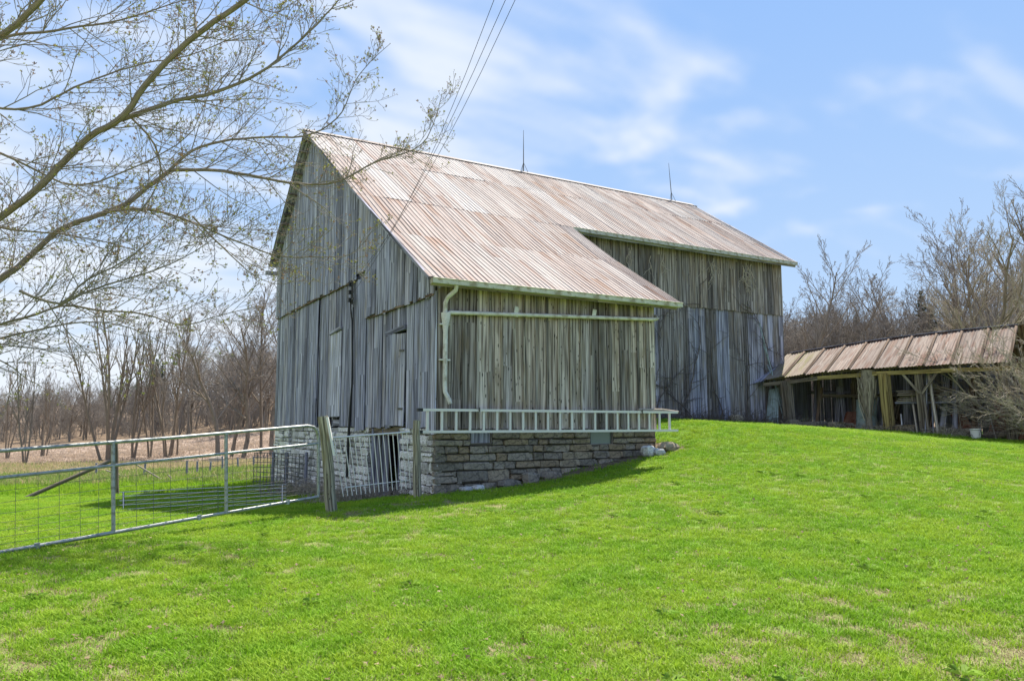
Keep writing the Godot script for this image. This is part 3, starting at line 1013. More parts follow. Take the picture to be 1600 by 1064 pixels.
func build_roof(barn: Node3D, r: RandomNumberGenerator) -> void:
	# slope strips: [s low, s high, first t, last t, tone bias]
	var y_off := 0.035
	var decks := [[-0.32, 1.9, -OV, 6.026], [1.9, 4.11, -OV, 6.026], [4.11, S_RIDGE, -OV, T_END + 0.387], [13.32, S_RIDGE, -OV, T_END + 0.387]]
	var dk := MB.new()
	for q in decks:
		var a := Vector3(q[2] + 0.03, roof_y(q[0]), -q[0])
		var b := Vector3(q[3] - 0.03, roof_y(q[0]), -q[0])
		var c := Vector3(q[3] - 0.03, roof_y(q[1]) - 0.012, -q[1])
		var d := Vector3(q[2] + 0.03, roof_y(q[1]) - 0.012, -q[1])
		var dn := Vector3(0, -0.035, 0)
		if q[0] < q[1]:
			dk.hexa(a, b, c, d, a + dn, b + dn, c + dn, d + dn)
		else:
			dk.hexa(b, a, d, c, b + dn, a + dn, d + dn, c + dn)
	var roof := part(barn, "roof", dk.mesh(), M.side[0])
	var strips := [[-0.36, 1.95, -OV, 6.05, 0.0], [1.9, 4.14, -OV, 6.05, 0.0], [4.05, 7.15, -OV, T_END + 0.40, 0.012], [7.05, S_RIDGE + 0.02, -OV, T_END + 0.40, 0.024]]
	var k := 0
	for q in strips:
		var t: float = q[2]
		while t < q[3] - 0.05:
			var w := 0.74
			if t + w > q[3] - 0.2:
				w = q[3] - t
			var lo := Vector3(0, roof_y(q[0]) + y_off + q[4], -q[0])
			var hi := Vector3(0, roof_y(q[1]) + y_off + q[4], -q[1])
			if q[0] < -0.3:
				lo.y = Y_LOW - 0.02 + y_off
			lo.y += r.randf_range(-0.008, 0.008)
			var m := corrugated(lo + Vector3(t, 0, 0), lo + Vector3(t + w + 0.02, 0, 0), hi + Vector3(t, 0.004, 0), hi + Vector3(t + w + 0.02, 0.004, 0), 6, 0.015, 3, 0.0035, 700 + k)
			var tone := r.randi() % 3
			if q[4] == 0.0:
				tone = 1 if r.randf() < 0.6 else 0
			elif q[4] > 0.02:
				tone = 2 if r.randf() < 0.4 else r.randi() % 2
			else:
				tone = [0, 1, 0, 2][r.randi() % 4]
			if q[4] > 0.0 and t > 14.7:
				tone = 2
			part(roof, "roof_sheet", m, M.roof[tone + 3 * (r.randi() % 3)])
			t += w
			k += 1
	# far slope
	var tt := -OV
	while tt < T_END + 0.3:
		var lo := Vector3(tt, roof_y(13.4) + y_off, -13.4)
		var hi := Vector3(tt, Y_RIDGE + y_off, -S_RIDGE)
		part(roof, "roof_sheet", corrugated(lo + Vector3(1.5, 0, 0), lo, hi + Vector3(1.5, 0, 0), hi, 12, 0.02, 1, 0.0, 5), M.roof[k % 3])
		tt += 1.485
		k += 1
	# ridge cap
	var rc := MB.new()
	for e in [-1.0, 1.0]:
		var p := Vector3(-OV - 0.02, Y_RIDGE + 0.085, -S_RIDGE)
		var q2 := Vector3(T_END + 0.41, Y_RIDGE + 0.085, -S_RIDGE)
		var o := Vector3(0, -0.11, 0.16 * e)
		if e > 0:
			rc.quad(p + o, q2 + o, q2, p)
		else:
			rc.quad(q2 + o, p + o, p, q2)
	part(roof, "ridge_cap", rc.mesh(), M.roof[5])
	# laths that stick out past the gable, and barge boards along the gable's top
	for e in 13:
		var s := 9.35 + e * 0.31
		var lm := MB.new()
		lm.bar(Vector3(-OV + 0.01 * (e % 3), roof_y(s) - 0.055, -s), Vector3(0.1, roof_y(s) - 0.055, -s), 0.035, 0.2, e * 0.4, Vector3(0, 0.63, -0.77))
		part(roof, "lath", lm.mesh(), M.beam)
	for q in [[-0.3, 4.0, -0.06], [4.2, S_RIDGE, -0.06], [13.25, S_RIDGE, -0.06]]:
		var bb := MB.new()
		bb.bar(Vector3(q[2], roof_y(q[0]) - 0.13, -q[0]), Vector3(q[2], roof_y(q[1]) - 0.13, -q[1]), 0.14, 0.03, 0.0, Vector3(1, 0, 0))
		part(roof, "barge_board", bb.mesh(), M.gable[5])
	for q in [[-0.33, 4.05], [4.1, S_RIDGE]]:
		var vb := MB.new()
		vb.bar(Vector3(-OV + 0.02, roof_y(q[0]) + 0.0, -q[0]), Vector3(-OV + 0.02, roof_y(q[1]) + 0.0, -q[1]), 0.06, 0.05, 0.0, Vector3(1, 0, 0))
		part(roof, "verge_board", vb.mesh(), M.gable[1])
	# pale verge strip at the far end
	var ve := MB.new()
	ve.bar(Vector3(T_END + 0.38, roof_y(4.1) - 0.02, -4.05), Vector3(T_END + 0.38, Y_RIDGE, -S_RIDGE), 0.10, 0.03, 0.0, Vector3(1, 0, 0))
	part(roof, "verge_board", ve.mesh(), M.gable[2])
	# stub of old gutter at the far eave
	var st := MB.new()
	st.box(Transform3D(Basis(), Vector3(-0.15, 6.86, -13.42)), Vector3(0.55, 0.13, 0.14))
	part(roof, "eave_block", st.mesh(), M.gable[2])
	# lightning rods with their tripod feet
	for q in [[7.55, 0.0], [14.6, -0.13]]:
		var lr := MB.new()
		var base := Vector3(q[0], Y_RIDGE + 0.06, -S_RIDGE)
		var top := base + Vector3(q[1], 1.55, 0)
		lr.tube(PackedVector3Array([base, base.lerp(top, 0.5), top]), PackedFloat32Array([0.018, 0.014, 0.006]), 6)
		for e in 3:
			var a := TAU * e / 3.0 + 0.5
			lr.rod(base.lerp(top, 0.22), base + Vector3(cos(a) * 0.2, -0.06, sin(a) * 0.13), 0.008, 5)
		part(barn, "lightning_rod", lr.mesh(), M.iron)

func build_foundation(barn: Node3D) -> void:
	var foot_front := func(t: float) -> float:
		var p := bw(t, 0.0)
		return height(p.x, -p.z) - 0.1
	var foot_gable := func(z: float) -> float:
		var p := bw(0.0, -z)
		return height(p.x, -p.z) - 0.1
	# mortar cores
	var mf := MB.new()
	mf.box(Transform3D(Basis(), Vector3(T_LEAN * 0.5, 0.45, -0.33)), Vector3(T_LEAN - 0.06, 2.1, 0.5))
	var front := part(barn, "stone_foundation", mf.mesh(), M.mortar)
	masonry(front, Transform3D(Basis(), Vector3(0, 0, 0.0)), -0.03, T_LEAN + 0.02, -0.1, WOOD0 - 0.01, 0.11, 0.27, 0.20, 0.66, M.stone, 41, [[0.75, 1.25, 1.18, 1.6], [3.69, 4.32, 1.12, 1.6]], foot_front, 0.02)
	var mg := MB.new()
	for q in [[0.30, 1.80], [3.9, 8.0], [8.0, S_END]]:
		mg.box(Transform3D(Basis(), Vector3(0.33, 0.45, -(q[0] + q[1]) * 0.5)), Vector3(0.5, 2.1, q[1] - q[0] - 0.02))
	var side := part(barn, "whitewashed_foundation", mg.mesh(), M.white_mortar)
	# gable side, seen from outside its rightward axis is +z
	var xf := Transform3D(Basis(Vector3(0, 0, 1), Vector3(0, 1, 0), Vector3(-1, 0, 0)), Vector3.ZERO)
	masonry(side, xf, -S_END, -0.02, -0.5, WOOD0 - 0.01, 0.11, 0.30, 0.20, 0.66, M.white_stone, 42, [[-3.85, -1.83, -1.0, 1.6], [-11.2, -10.8, 0.9, 1.6], [-6.85, -6.1, 1.3, 1.6]], foot_gable, 0.02)
	# opening under the lean-to: jambs, back wall, a propped plank door
	var op := MB.new()
	op.box(Transform3D(Basis(), Vector3(3.2, 0.45, -2.85)), Vector3(0.06, 2.1, 3.6))
	part(barn, "basement_wall", op.mesh(), M.side[0])
	for q in [[3.6, 0.14], [1.98, 0.12], [3.0, 0.1]]:
		var pm := MB.new()
		pm.bar(Vector3(0.12, -0.2, -q[0]), Vector3(0.10, 1.5, -q[0] + 0.05), q[1] * 1.5, 0.06)
		part(barn, "door_post", pm.mesh(), M.gable[1])
	var hb := MB.new()
	hb.bar(Vector3(0.12, 1.45, -3.9), Vector3(0.12, 1.45, -1.8), 0.16, 0.2)
	part(barn, "door_beam", hb.mesh(), M.beam)
	# cellar windows
	for q in [[0.75, 1.25, 1.2], [3.69, 4.32, 1.14]]:
		var wm := MB.new()
		for e in [[q[0], q[2], q[0], 1.5], [q[1], q[2], q[1], 1.5], [q[0], q[2], q[1], q[2]], [q[0], 1.49, q[1], 1.49]]:
			wm.bar(Vector3(e[0], e[1], -0.05), Vector3(e[2], e[3], -0.05), 0.05, 0.06, 0.0, Vector3(0, 0, 1))
		var win := part(barn, "cellar_window", wm.mesh(), M.batten[3])
		var gm := MB.new()
		gm.box(Transform3D(Basis(), Vector3((q[0] + q[1]) * 0.5, (q[2] + 1.49) * 0.5, -0.065)), Vector3(q[1] - q[0], 1.49 - q[2], 0.008))
		part(win, "pane", gm.mesh(), M.glass if q[0] > 2.0 else M.side[0])
	# sill stones of the long wall
	var ls := MB.new()
	ls.box(Transform3D(Basis(), Vector3((T_LEAN + T_END) * 0.5, 0.9, -S_MAIN - 0.22)), Vector3(T_END - T_LEAN, 1.1, 0.4))
	part(barn, "long_foundation", ls.mesh(), M.stone[0])

func gutter_mesh(a: Vector3, b: Vector3, w: float, h: float) -> ArrayMesh:
	# an open trough of sheet metal with a rolled lip
	var mb := MB.new()
	var d := (b - a).normalized()
	var o := Vector3(0, 0, 1)
	var up := Vector3.UP
	var th := 0.008
	mb.bar(a + o * w * 0.5 - up * h * 0.5, b + o * w * 0.5 - up * h * 0.5, h, th, 0.0, Vector3(0, 0, 1))
	mb.bar(a - o * w * 0.5 - up * h * 0.5, b - o * w * 0.5 - up * h * 0.5, h, th, 0.0, Vector3(0, 0, 1))
	mb.bar(a - up * h, b - up * h, w + th, th, 0.0, Vector3.UP)
	mb.rod(a + o * (w * 0.5 + 0.006), b + o * (w * 0.5 + 0.006), 0.012, 6)
	for e in [a, b]:
		mb.box(Transform3D(Basis(), e - up * h * 0.5), Vector3(0.006, h, w))
	return mb.mesh()

func build_gutters(barn: Node3D) -> void:
	part(barn, "gutter", gutter_mesh(Vector3(-0.30, 4.385, 0.40), Vector3(6.06, 4.40, 0.40), 0.11, 0.095), M.gutter)
	part(barn, "gutter", gutter_mesh(Vector3(6.1, 7.22, -4.03), Vector3(T_END + 0.36, 7.22, -4.03), 0.09, 0.10), M.old_gutter)
	var fm := MB.new()
	fm.bar(Vector3(-0.30, 4.33, 0.315), Vector3(6.0, 4.33, 0.315), 0.15, 0.03, 0.0, Vector3(0, 0, 1))
	part(barn, "fascia", fm.mesh(), M.batten[1])
	var fm2 := MB.new()
	fm2.bar(Vector3(6.05, 7.14, -4.10), Vector3(T_END + 0.36, 7.14, -4.10), 0.15, 0.03, 0.0, Vector3(0, 0, 1))
	part(barn, "fascia", fm2.mesh(), M.gable[2])
	# downpipe: offset from the gutter to the wall, hopper, drop, kick-out
	var dp := MB.new()
	dp.tube(PackedVector3Array([Vector3(0.24, 4.32, 0.38), Vector3(0.23, 4.2, 0.36), Vector3(0.15, 4.08, 0.16), Vector3(0.13, 3.98, 0.10), Vector3(0.13, 3.72, 0.09)]), PackedFloat32Array([0.045, 0.045, 0.045, 0.045, 0.045]), 8)
	dp.tube(PackedVector3Array([Vector3(0.14, 3.78, 0.10), Vector3(0.14, 3.74, 0.10), Vector3(0.14, 3.40, 0.09), Vector3(0.135, 2.35, 0.09), Vector3(0.14, 2.22, 0.10), Vector3(0.20, 2.08, 0.15), Vector3(0.22, 1.99, 0.17)]), PackedFloat32Array([0.10, 0.10, 0.05, 0.046, 0.046, 0.046, 0.046]), 8)
	var pipe := part(barn, "downpipe", dp.mesh(), M.pipe)
	for y in [2.85, 3.55]:
		var sm := MB.new()
		sm.box(Transform3D(Basis(), Vector3(0.135, y, 0.075)), Vector3(0.22, 0.03, 0.07))
		part(pipe, "strap", sm.mesh(), M.pipe)
	var hp := MB.new()
	hp.tube(PackedVector3Array([Vector3(0.14, 3.72, 0.10), Vector3(0.22, 3.79, 0.10), Vector3(2.7, 3.90, 0.10), Vector3(5.5, 4.02, 0.10), Vector3(5.60, 4.05, 0.08), Vector3(5.63, 4.12, -0.02)]), PackedFloat32Array([0.042, 0.042, 0.042, 0.042, 0.042, 0.042]), 8)
	var hz := part(barn, "drain_pipe", hp.mesh(), M.pipe)
	for t in [1.75, 3.75]:
		var sm := MB.new()
		sm.bar(Vector3(t - 0.02, 3.74 + t * 0.045, 0.11), Vector3(t + 0.02, 3.95 + t * 0.045, 0.11), 0.02, 0.10)
		part(hz, "bracket", sm.mesh(), M.pipe)
	# power service at the gable: rack, insulators, black cable down the wall
	var rk := MB.new()
	rk.bar(Vector3(-0.10, 4.62, -4.95), Vector3(-0.10, 5.22, -4.95), 0.05, 0.04)
	rk.bar(Vector3(-0.12, 4.72, -5.2), Vector3(-0.12, 4.74, -4.75), 0.03, 0.03)
	var rack := part(barn, "insulator_rack", rk.mesh(), M.iron)
	for y in [4.72, 4.92, 5.12]:
		var im := MB.new()
		im.tube(PackedVector3Array([Vector3(-0.16, y - 0.05, -4.95), Vector3(-0.16, y, -4.95), Vector3(-0.16, y + 0.05, -4.95)]), PackedFloat32Array([0.045, 0.03, 0.045]), 8)
		part(rack, "insulator", im.mesh(), M.black)
	var cb := MB.new()
	cb.tube(PackedVector3Array([Vector3(-0.14, 4.7, -4.96), Vector3(-0.08, 4.2, -4.97), Vector3(-0.08, 3.4, -4.88), Vector3(-0.09, 2.6, -4.82), Vector3(-0.10, 2.0, -4.88), Vector3(-0.10, 1.2, -4.98), Vector3(-0.10, 0.3, -5.02)]), PackedFloat32Array([0.018, 0.02, 0.022, 0.024, 0.03, 0.036, 0.036]), 6)
	part(barn, "service_cable", cb.mesh(), M.black)
const ORD := ["first", "second", "third", "fourth", "fifth", "sixth", "seventh", "eighth", "ninth", "tenth", "eleventh"]
func wpart(o: Node3D, called: String, m: Mesh, mt: Material) -> MeshInstance3D:
	var p := part(o, called, m, mt)
	p.transform = o.transform.affine_inverse()
	return p

func rod_mesh(a: Vector3, b: Vector3, rad: float, sides := 8) -> ArrayMesh:
	var mb := MB.new()
	mb.rod(a, b, rad, sides)
	return mb.mesh()

func bar_mesh(a: Vector3, b: Vector3, w: float, th: float, side := Vector3.UP, u0 := 0.0) -> ArrayMesh:
	var mb := MB.new()
	mb.bar(a, b, w, th, u0, side)
	return mb.mesh()

# a round, slightly crooked wooden post with a split in its face
func post_mesh(a: Vector3, b: Vector3, rad: float, seed_: int, sides := 9) -> ArrayMesh:
	var r := RandomNumberGenerator.new()
	r.seed = seed_
	var mb := MB.new()
	var p := PackedVector3Array()
	var q := PackedFloat32Array()
	for k in 6:
		var f := k / 5.0
		p.append(a.lerp(b, f) + Vector3(r.randf_range(-1, 1), 0, r.randf_range(-1, 1)) * rad * 0.12)
		q.append(rad * (1.08 - 0.2 * f) * r.randf_range(0.95, 1.05))
	mb.tube(p, q, sides)
	return mb.mesh()

func build_gates() -> void:
	var r := RandomNumberGenerator.new()
	r.seed = 61
	# long galvanised gate
	var tr := at(497, 664, 13.0)
	var br := at(497, 776, 13.0)
	var tl0 := at(0, 704, 9.3)
	var bl0 := at(0, 863, 9.3)
	var tl := tr + (tl0 - tr) * 1.09
	var bl := br + (bl0 - br) * 1.09
	var g := thing("tube_gate", "long galvanised tube gate with square wire mesh standing across the lawn", "gate", Vector3(br.x, height(br.x, -br.z), br.z))
	var P := func(k: float, f: float) -> Vector3: return tr.lerp(tl, k).lerp(br.lerp(bl, k), f)
	var tm := MB.new()
	var pts := PackedVector3Array([P.call(0.0, 0.20), P.call(0.004, 0.09), P.call(0.018, 0.025), P.call(0.045, 0.0), P.call(0.5, 0.012), P.call(1.0, 0.0)])
	tm.tube(pts, PackedFloat32Array([0.025, 0.025, 0.025, 0.025, 0.025, 0.025]), 10)
	wpart(g, "top_rail", tm.mesh(), M.zinc)
	wpart(g, "middle_rail", rod_mesh(P.call(0.0, 0.26), P.call(1.0, 0.27), 0.022, 10), M.zinc)
	wpart(g, "bottom_rail", rod_mesh(P.call(0.0, 1.0), P.call(1.0, 1.0), 0.025, 10), M.zinc)
	wpart(g, "end_tube", rod_mesh(P.call(0.0, 0.18), P.call(0.0, 1.0), 0.025, 10), M.zinc)
	for k in [0.335, 0.66, 0.99]:
		wpart(g, "upright", rod_mesh(P.call(k, 0.0), P.call(k, 1.0), 0.026, 10), M.zinc)
	for k in 21:
		var f := (k + 0.6) / 21.0
		wpart(g, "wire", rod_mesh(P.call(f, 0.27), P.call(f + r.randf_range(-0.003, 0.003), 1.0), 0.0028, 4), M.wire)
	for f in [0.40, 0.52, 0.62, 0.71, 0.79, 0.86, 0.92]:
		var wm := MB.new()
		var wp := PackedVector3Array()
		var wr := PackedFloat32Array()
		for k in 9:
			wp.append(P.call(k / 8.0, f + r.randf_range(-0.008, 0.008)))
			wr.append(0.0025)
		wm.tube(wp, wr, 4)
		wpart(g, "wire", wm.mesh(), M.wire)
	for f in [0.12, 0.42, 0.84]:
		var sm := MB.new()
		sm.tube(PackedVector3Array([P.call(f, 0.97), P.call(f, 1.03)]), PackedFloat32Array([0.034, 0.034]), 8)
		wpart(g, "clamp", sm.mesh(), M.zinc)
	# hinge post and latch post
	var hp := thing("wooden_gate_post", "stout split wooden post at the end of the long tube gate", "post", on_ground(-3.02, 13.15))
	wpart(hp, "post", post_mesh(at(518, 800, 13.15), at(504, 651, 13.15), 0.095, 3), M.post)
	wpart(hp, "split_face", bar_mesh(at(522, 712, 13.06), at(511, 652, 13.06), 0.035, 0.05, Vector3(0, 0, 1), 2.0), M.white)
	var lp := thing("slim_wooden_post", "slim wooden post carrying the end of the ladder beside the stone corner", "post", on_ground(-1.8, 14.42))
	wpart(lp, "post", post_mesh(at(652, 782, 14.42), at(650, 657, 14.42), 0.075, 4), M.post)
	# little gate of upright bars
	var a := at(519, 684, 13.5)
	var b := at(640, 675, 14.35)
	var bg := thing("bar_gate", "low pale gate of thin upright bars in front of dark doorway", "gate", on_ground(a.x, -a.z))
	wpart(bg, "top_rail", rod_mesh(a, b, 0.017, 8), M.alu)
	var n := 16
	for k in n:
		var f := (k + 0.3) / n
		var top := a.lerp(b, f)
		var bot := at(534 + 112 * f, 776 - 14 * f, lerpf(13.5, 14.35, f))
		wpart(bg, "bar", rod_mesh(top, bot, 0.009, 6), M.alu)
	wpart(bg, "bottom_rail", rod_mesh(at(538, 762, 13.55), at(640, 750, 14.35), 0.010, 6), M.alu)
	# flat pipe gate lying propped in the grass
	var lg := thing("fallen_pipe_gate", "pipe gate lying propped in the shaded grass behind the mesh gate", "gate", on_ground(-7.6, 15.3))
	for k in 6:
		var f := k / 5.0
		var pa := at(186, 803 - 34 * f, 15.1 + 1.0 * f)
		var pb := at(447, 784 - 27 * f, 16.9 + 0.9 * f)
		wpart(lg, "rail", rod_mesh(pa, pb, 0.008, 6), M.alu)
	for k in 2:
		var px := [192.0, 441.0][k] as float
		var f := (px - 186) / 261.0
		wpart(lg, "brace", rod_mesh(at(px, 803 - 19 * f, 15.1 + 1.8 * f), at(px, 769 - 12 * f, 16.1 + 1.7 * f), 0.006, 6), M.alu)
		var st := at(px, 769 - 12 * f, 16.1 + 1.7 * f)
		wpart(lg, "prop", rod_mesh(st, on_ground(st.x - 0.05, -st.z + 0.15, -0.05), 0.02, 6), M.side[0])
	# netting panel with dark posts beside the foundation
	var na := on_ground(at(397, 700, 24.0).x, 24.0)
	var nb := on_ground(at(474, 700, 22.2).x, 22.2)
	var np := thing("netting_panel", "dark wire netting panel on posts beside whitewashed foundation", "fence", na)
	for k in 15:
		var p := na.lerp(nb, k / 14.0)
		wpart(np, "wire", rod_mesh(p + Vector3(0, -0.02, 0), p + Vector3(0, 1.08 + r.randf_range(-0.02, 0.02), 0), 0.010, 4), M.wire)
	for k in 8:
		var h := 0.06 + k * 0.145
		wpart(np, "wire", rod_mesh(na + Vector3(0, h, 0), nb + Vector3(0, h + r.randf_range(-0.03, 0.03), 0), 0.010, 4), M.wire)
	for k in [0.35, 0.62, 1.0]:
		var p: Vector3 = na.lerp(nb, k) + Vector3(0.05, 0, -0.12)
		wpart(np, "post", post_mesh(p + Vector3(0, -0.1, 0), p + Vector3(0, 1.1, 0), 0.055, 9), M.side[0])
	# braced post of the old field fence
	var bp := thing("braced_fence_post", "leaning old fence post with diagonal brace in the pasture", "post", on_ground(at(181, 700, 22.0).x, 22.0))
	var bb := bp.position
	wpart(bp, "post", post_mesh(bb + Vector3(0.05, -0.1, 0), bb + Vector3(-0.06, 1.45, 0), 0.11, 12), M.beam)
	var ft := on_ground(bb.x - 1.75, 20.8)
	wpart(bp, "brace", rod_mesh(ft, bb + Vector3(-0.12, 0.95, 0.05), 0.055, 7), M.beam)
	var spots := [[293, 30.0], [309, 31.0], [328, 32.0], [349, 33.0], [373, 34.5], [397, 36.0], [152, 33.0], [226, 31.0]]
	for si in spots.size():
		var q: Array = spots[si]
		var p := on_ground(at(q[0], 700, q[1]).x, q[1])
		var h := r.randf_range(0.55, 0.75)
		single("fence_stake", post_mesh(p + Vector3(0, -0.1, 0), p + Vector3(r.randf_range(-0.06, 0.06), h, 0), 0.045, 30 + int(q[0]), 6), M.side[0], "short dark fence stake in the pasture, %s in line from the barn" % ORD[[5, 4, 3, 2, 1, 0, 7, 6][si]], "stake", "old fence stakes in the pasture")
	for q in [[[165, 736], [212, 752], 30.0], [[205, 726], [262, 760], 27.0], [[262, 740], [275, 752], 27.0], [[2, 745], [14, 741], 36.0]]:
		var p0: Array = q[0]
		var p1: Array = q[1]
		var dd: float = q[2]
		var a0 := at(p0[0], p0[1], dd)
		var b0 := at(p1[0], p1[1], dd)
		var ya := minf(a0.y, b0.y) - minf(height(a0.x, dd), height(b0.x, dd)) - 0.03
		single("fallen_branch", rod_mesh(a0 - Vector3(0, ya, 0), b0 - Vector3(0, ya, 0), 0.028, 5), M.twig_pale, "fallen grey branch lying in the rough pasture grass", "branch", "fallen branches in the pasture")

func build_ladder() -> void:
	var o := bw(-0.35, -0.15)
	var ld := thing("ladder", "long aluminium ladder hung sideways along the lean-to wall", "ladder", Vector3(o.x, 1.42, o.z), PI / 2 - YAW)
	var y1 := 1.87 - 1.42
	var y0 := 1.453 - 1.42
	for y in [y0, y1]:
		var rm := MB.new()
		rm.box(Transform3D(Basis(), Vector3(3.18, y, 0.0)), Vector3(6.5, 0.028, 0.065))
		rm.box(Transform3D(Basis(), Vector3(3.18, y, 0.026)), Vector3(6.5, 0.05, 0.012))
		wlocal(ld, "rail", rm.mesh(), M.alu)
	for k in 21:
		var rm := MB.new()
		rm.box(Transform3D(Basis(), Vector3(0.104 + k * 0.305, (y0 + y1) * 0.5, -0.012)), Vector3(0.05, y1 - y0 - 0.03, 0.032))
		wlocal(ld, "rung", rm.mesh(), M.alu)
	for q in [[-0.06, y0], [-0.06, y1]]:
		var fm := MB.new()
		fm.box(Transform3D(Basis(), Vector3(q[0], q[1], 0.0)), Vector3(0.10, 0.06, 0.085))
		wlocal(ld, "foot", fm.mesh(), M.black)
	for x in [1.2, 5.35]:
		var hm := MB.new()
		hm.bar(Vector3(x, y1 + 0.03, -0.16), Vector3(x, y1 + 0.02, 0.06), 0.025, 0.025)
		hm.bar(Vector3(x, y1 - 0.03, 0.055), Vector3(x, y1 + 0.06, 0.055), 0.02, 0.012)
		wlocal(ld, "hook", hm.mesh(), M.iron)
	var pm := MB.new()
	pm.tube(PackedVector3Array([Vector3(5.3, y1 + 0.05, -0.03), Vector3(6.0, y1 + 0.055, -0.03), Vector3(6.5, y1 + 0.01, -0.03)]), PackedFloat32Array([0.03, 0.032, 0.026]), 7)
	var st := thing("wooden_pole", "short wooden pole resting along the ladder's far end", "pole", Vector3(o.x, 1.42, o.z), PI / 2 - YAW)
	part(st, "shaft", pm.mesh(), M.batten[2])

func wlocal(o: Node3D, called: String, m: Mesh, mt: Material) -> MeshInstance3D:
	return part(o, called, m, mt)

func build_wires() -> void:
	for k in 3:
		var p0 := bw(-0.2, 4.95, 4.72 + 0.2 * k)
		var p1 := at([676, 680, 688][k], 236, 12.6)
		var p2 := at([771, 789, 804][k], 0, 9.3)
		# quadratic through the three points, carried on towards the pole behind the camera
		var d0 := -p0.z
		var d1 := -p1.z
		var d2 := -p2.z
		var pts := PackedVector3Array()
		var rad := PackedFloat32Array()
		for e in 40:
			var d := lerpf(d0, -14.0, e / 39.0)
			var l0 := (d - d1) * (d - d2) / ((d0 - d1) * (d0 - d2))
			var l1 := (d - d0) * (d - d2) / ((d1 - d0) * (d1 - d2))
			var l2 := (d - d0) * (d - d1) / ((d2 - d0) * (d2 - d1))
			var q := p0 * l0 + p1 * l1 + p2 * l2
			if d < d2:
				# straight on from the last measured point
				var sl := (p2 - p1) / (d2 - d1)
				q = p2 + sl * (d - d2)
			pts.append(q)
			rad.append(0.004)
		var mb := MB.new()
		mb.tube(pts, rad, 5)
		single("power_line", mb.mesh(), M.black, "thin black overhead power line running down to the gable", "cable", "overhead power lines to the barn")

const SHED0 := Vector2(8.35, 25.6)
func sw(m: float, b: float, y: float) -> Vector3:
	# along the shed's open front, back from it, height
	return Vector3(SHED0.x + 0.8 * m + 0.6 * b, y, -(SHED0.y - 0.6 * m + 0.8 * b))
func lut(xs: Array, ys: Array, x: float) -> float:
	for k in xs.size() - 1:
		if x <= xs[k + 1] or k == xs.size() - 2:
			return lerpf(ys[k], ys[k + 1], (x - xs[k]) / (xs[k + 1] - xs[k]))
	return ys[0]
func eave_y(m: float) -> float:
	return lut([0.0, 0.6, 2.8, 5.6, 10.0], [3.06, 3.13, 3.31, 3.33, 3.34], m)
func top_y(m: float) -> float:
	return lut([0.4, 2.6, 4.3, 6.8, 10.0], [4.08, 4.30, 4.45, 4.56, 4.6], m)
func shed_ground(m: float, b: float) -> float:
	var p := sw(m, b, 0.0)
	return height(p.x, -p.z)

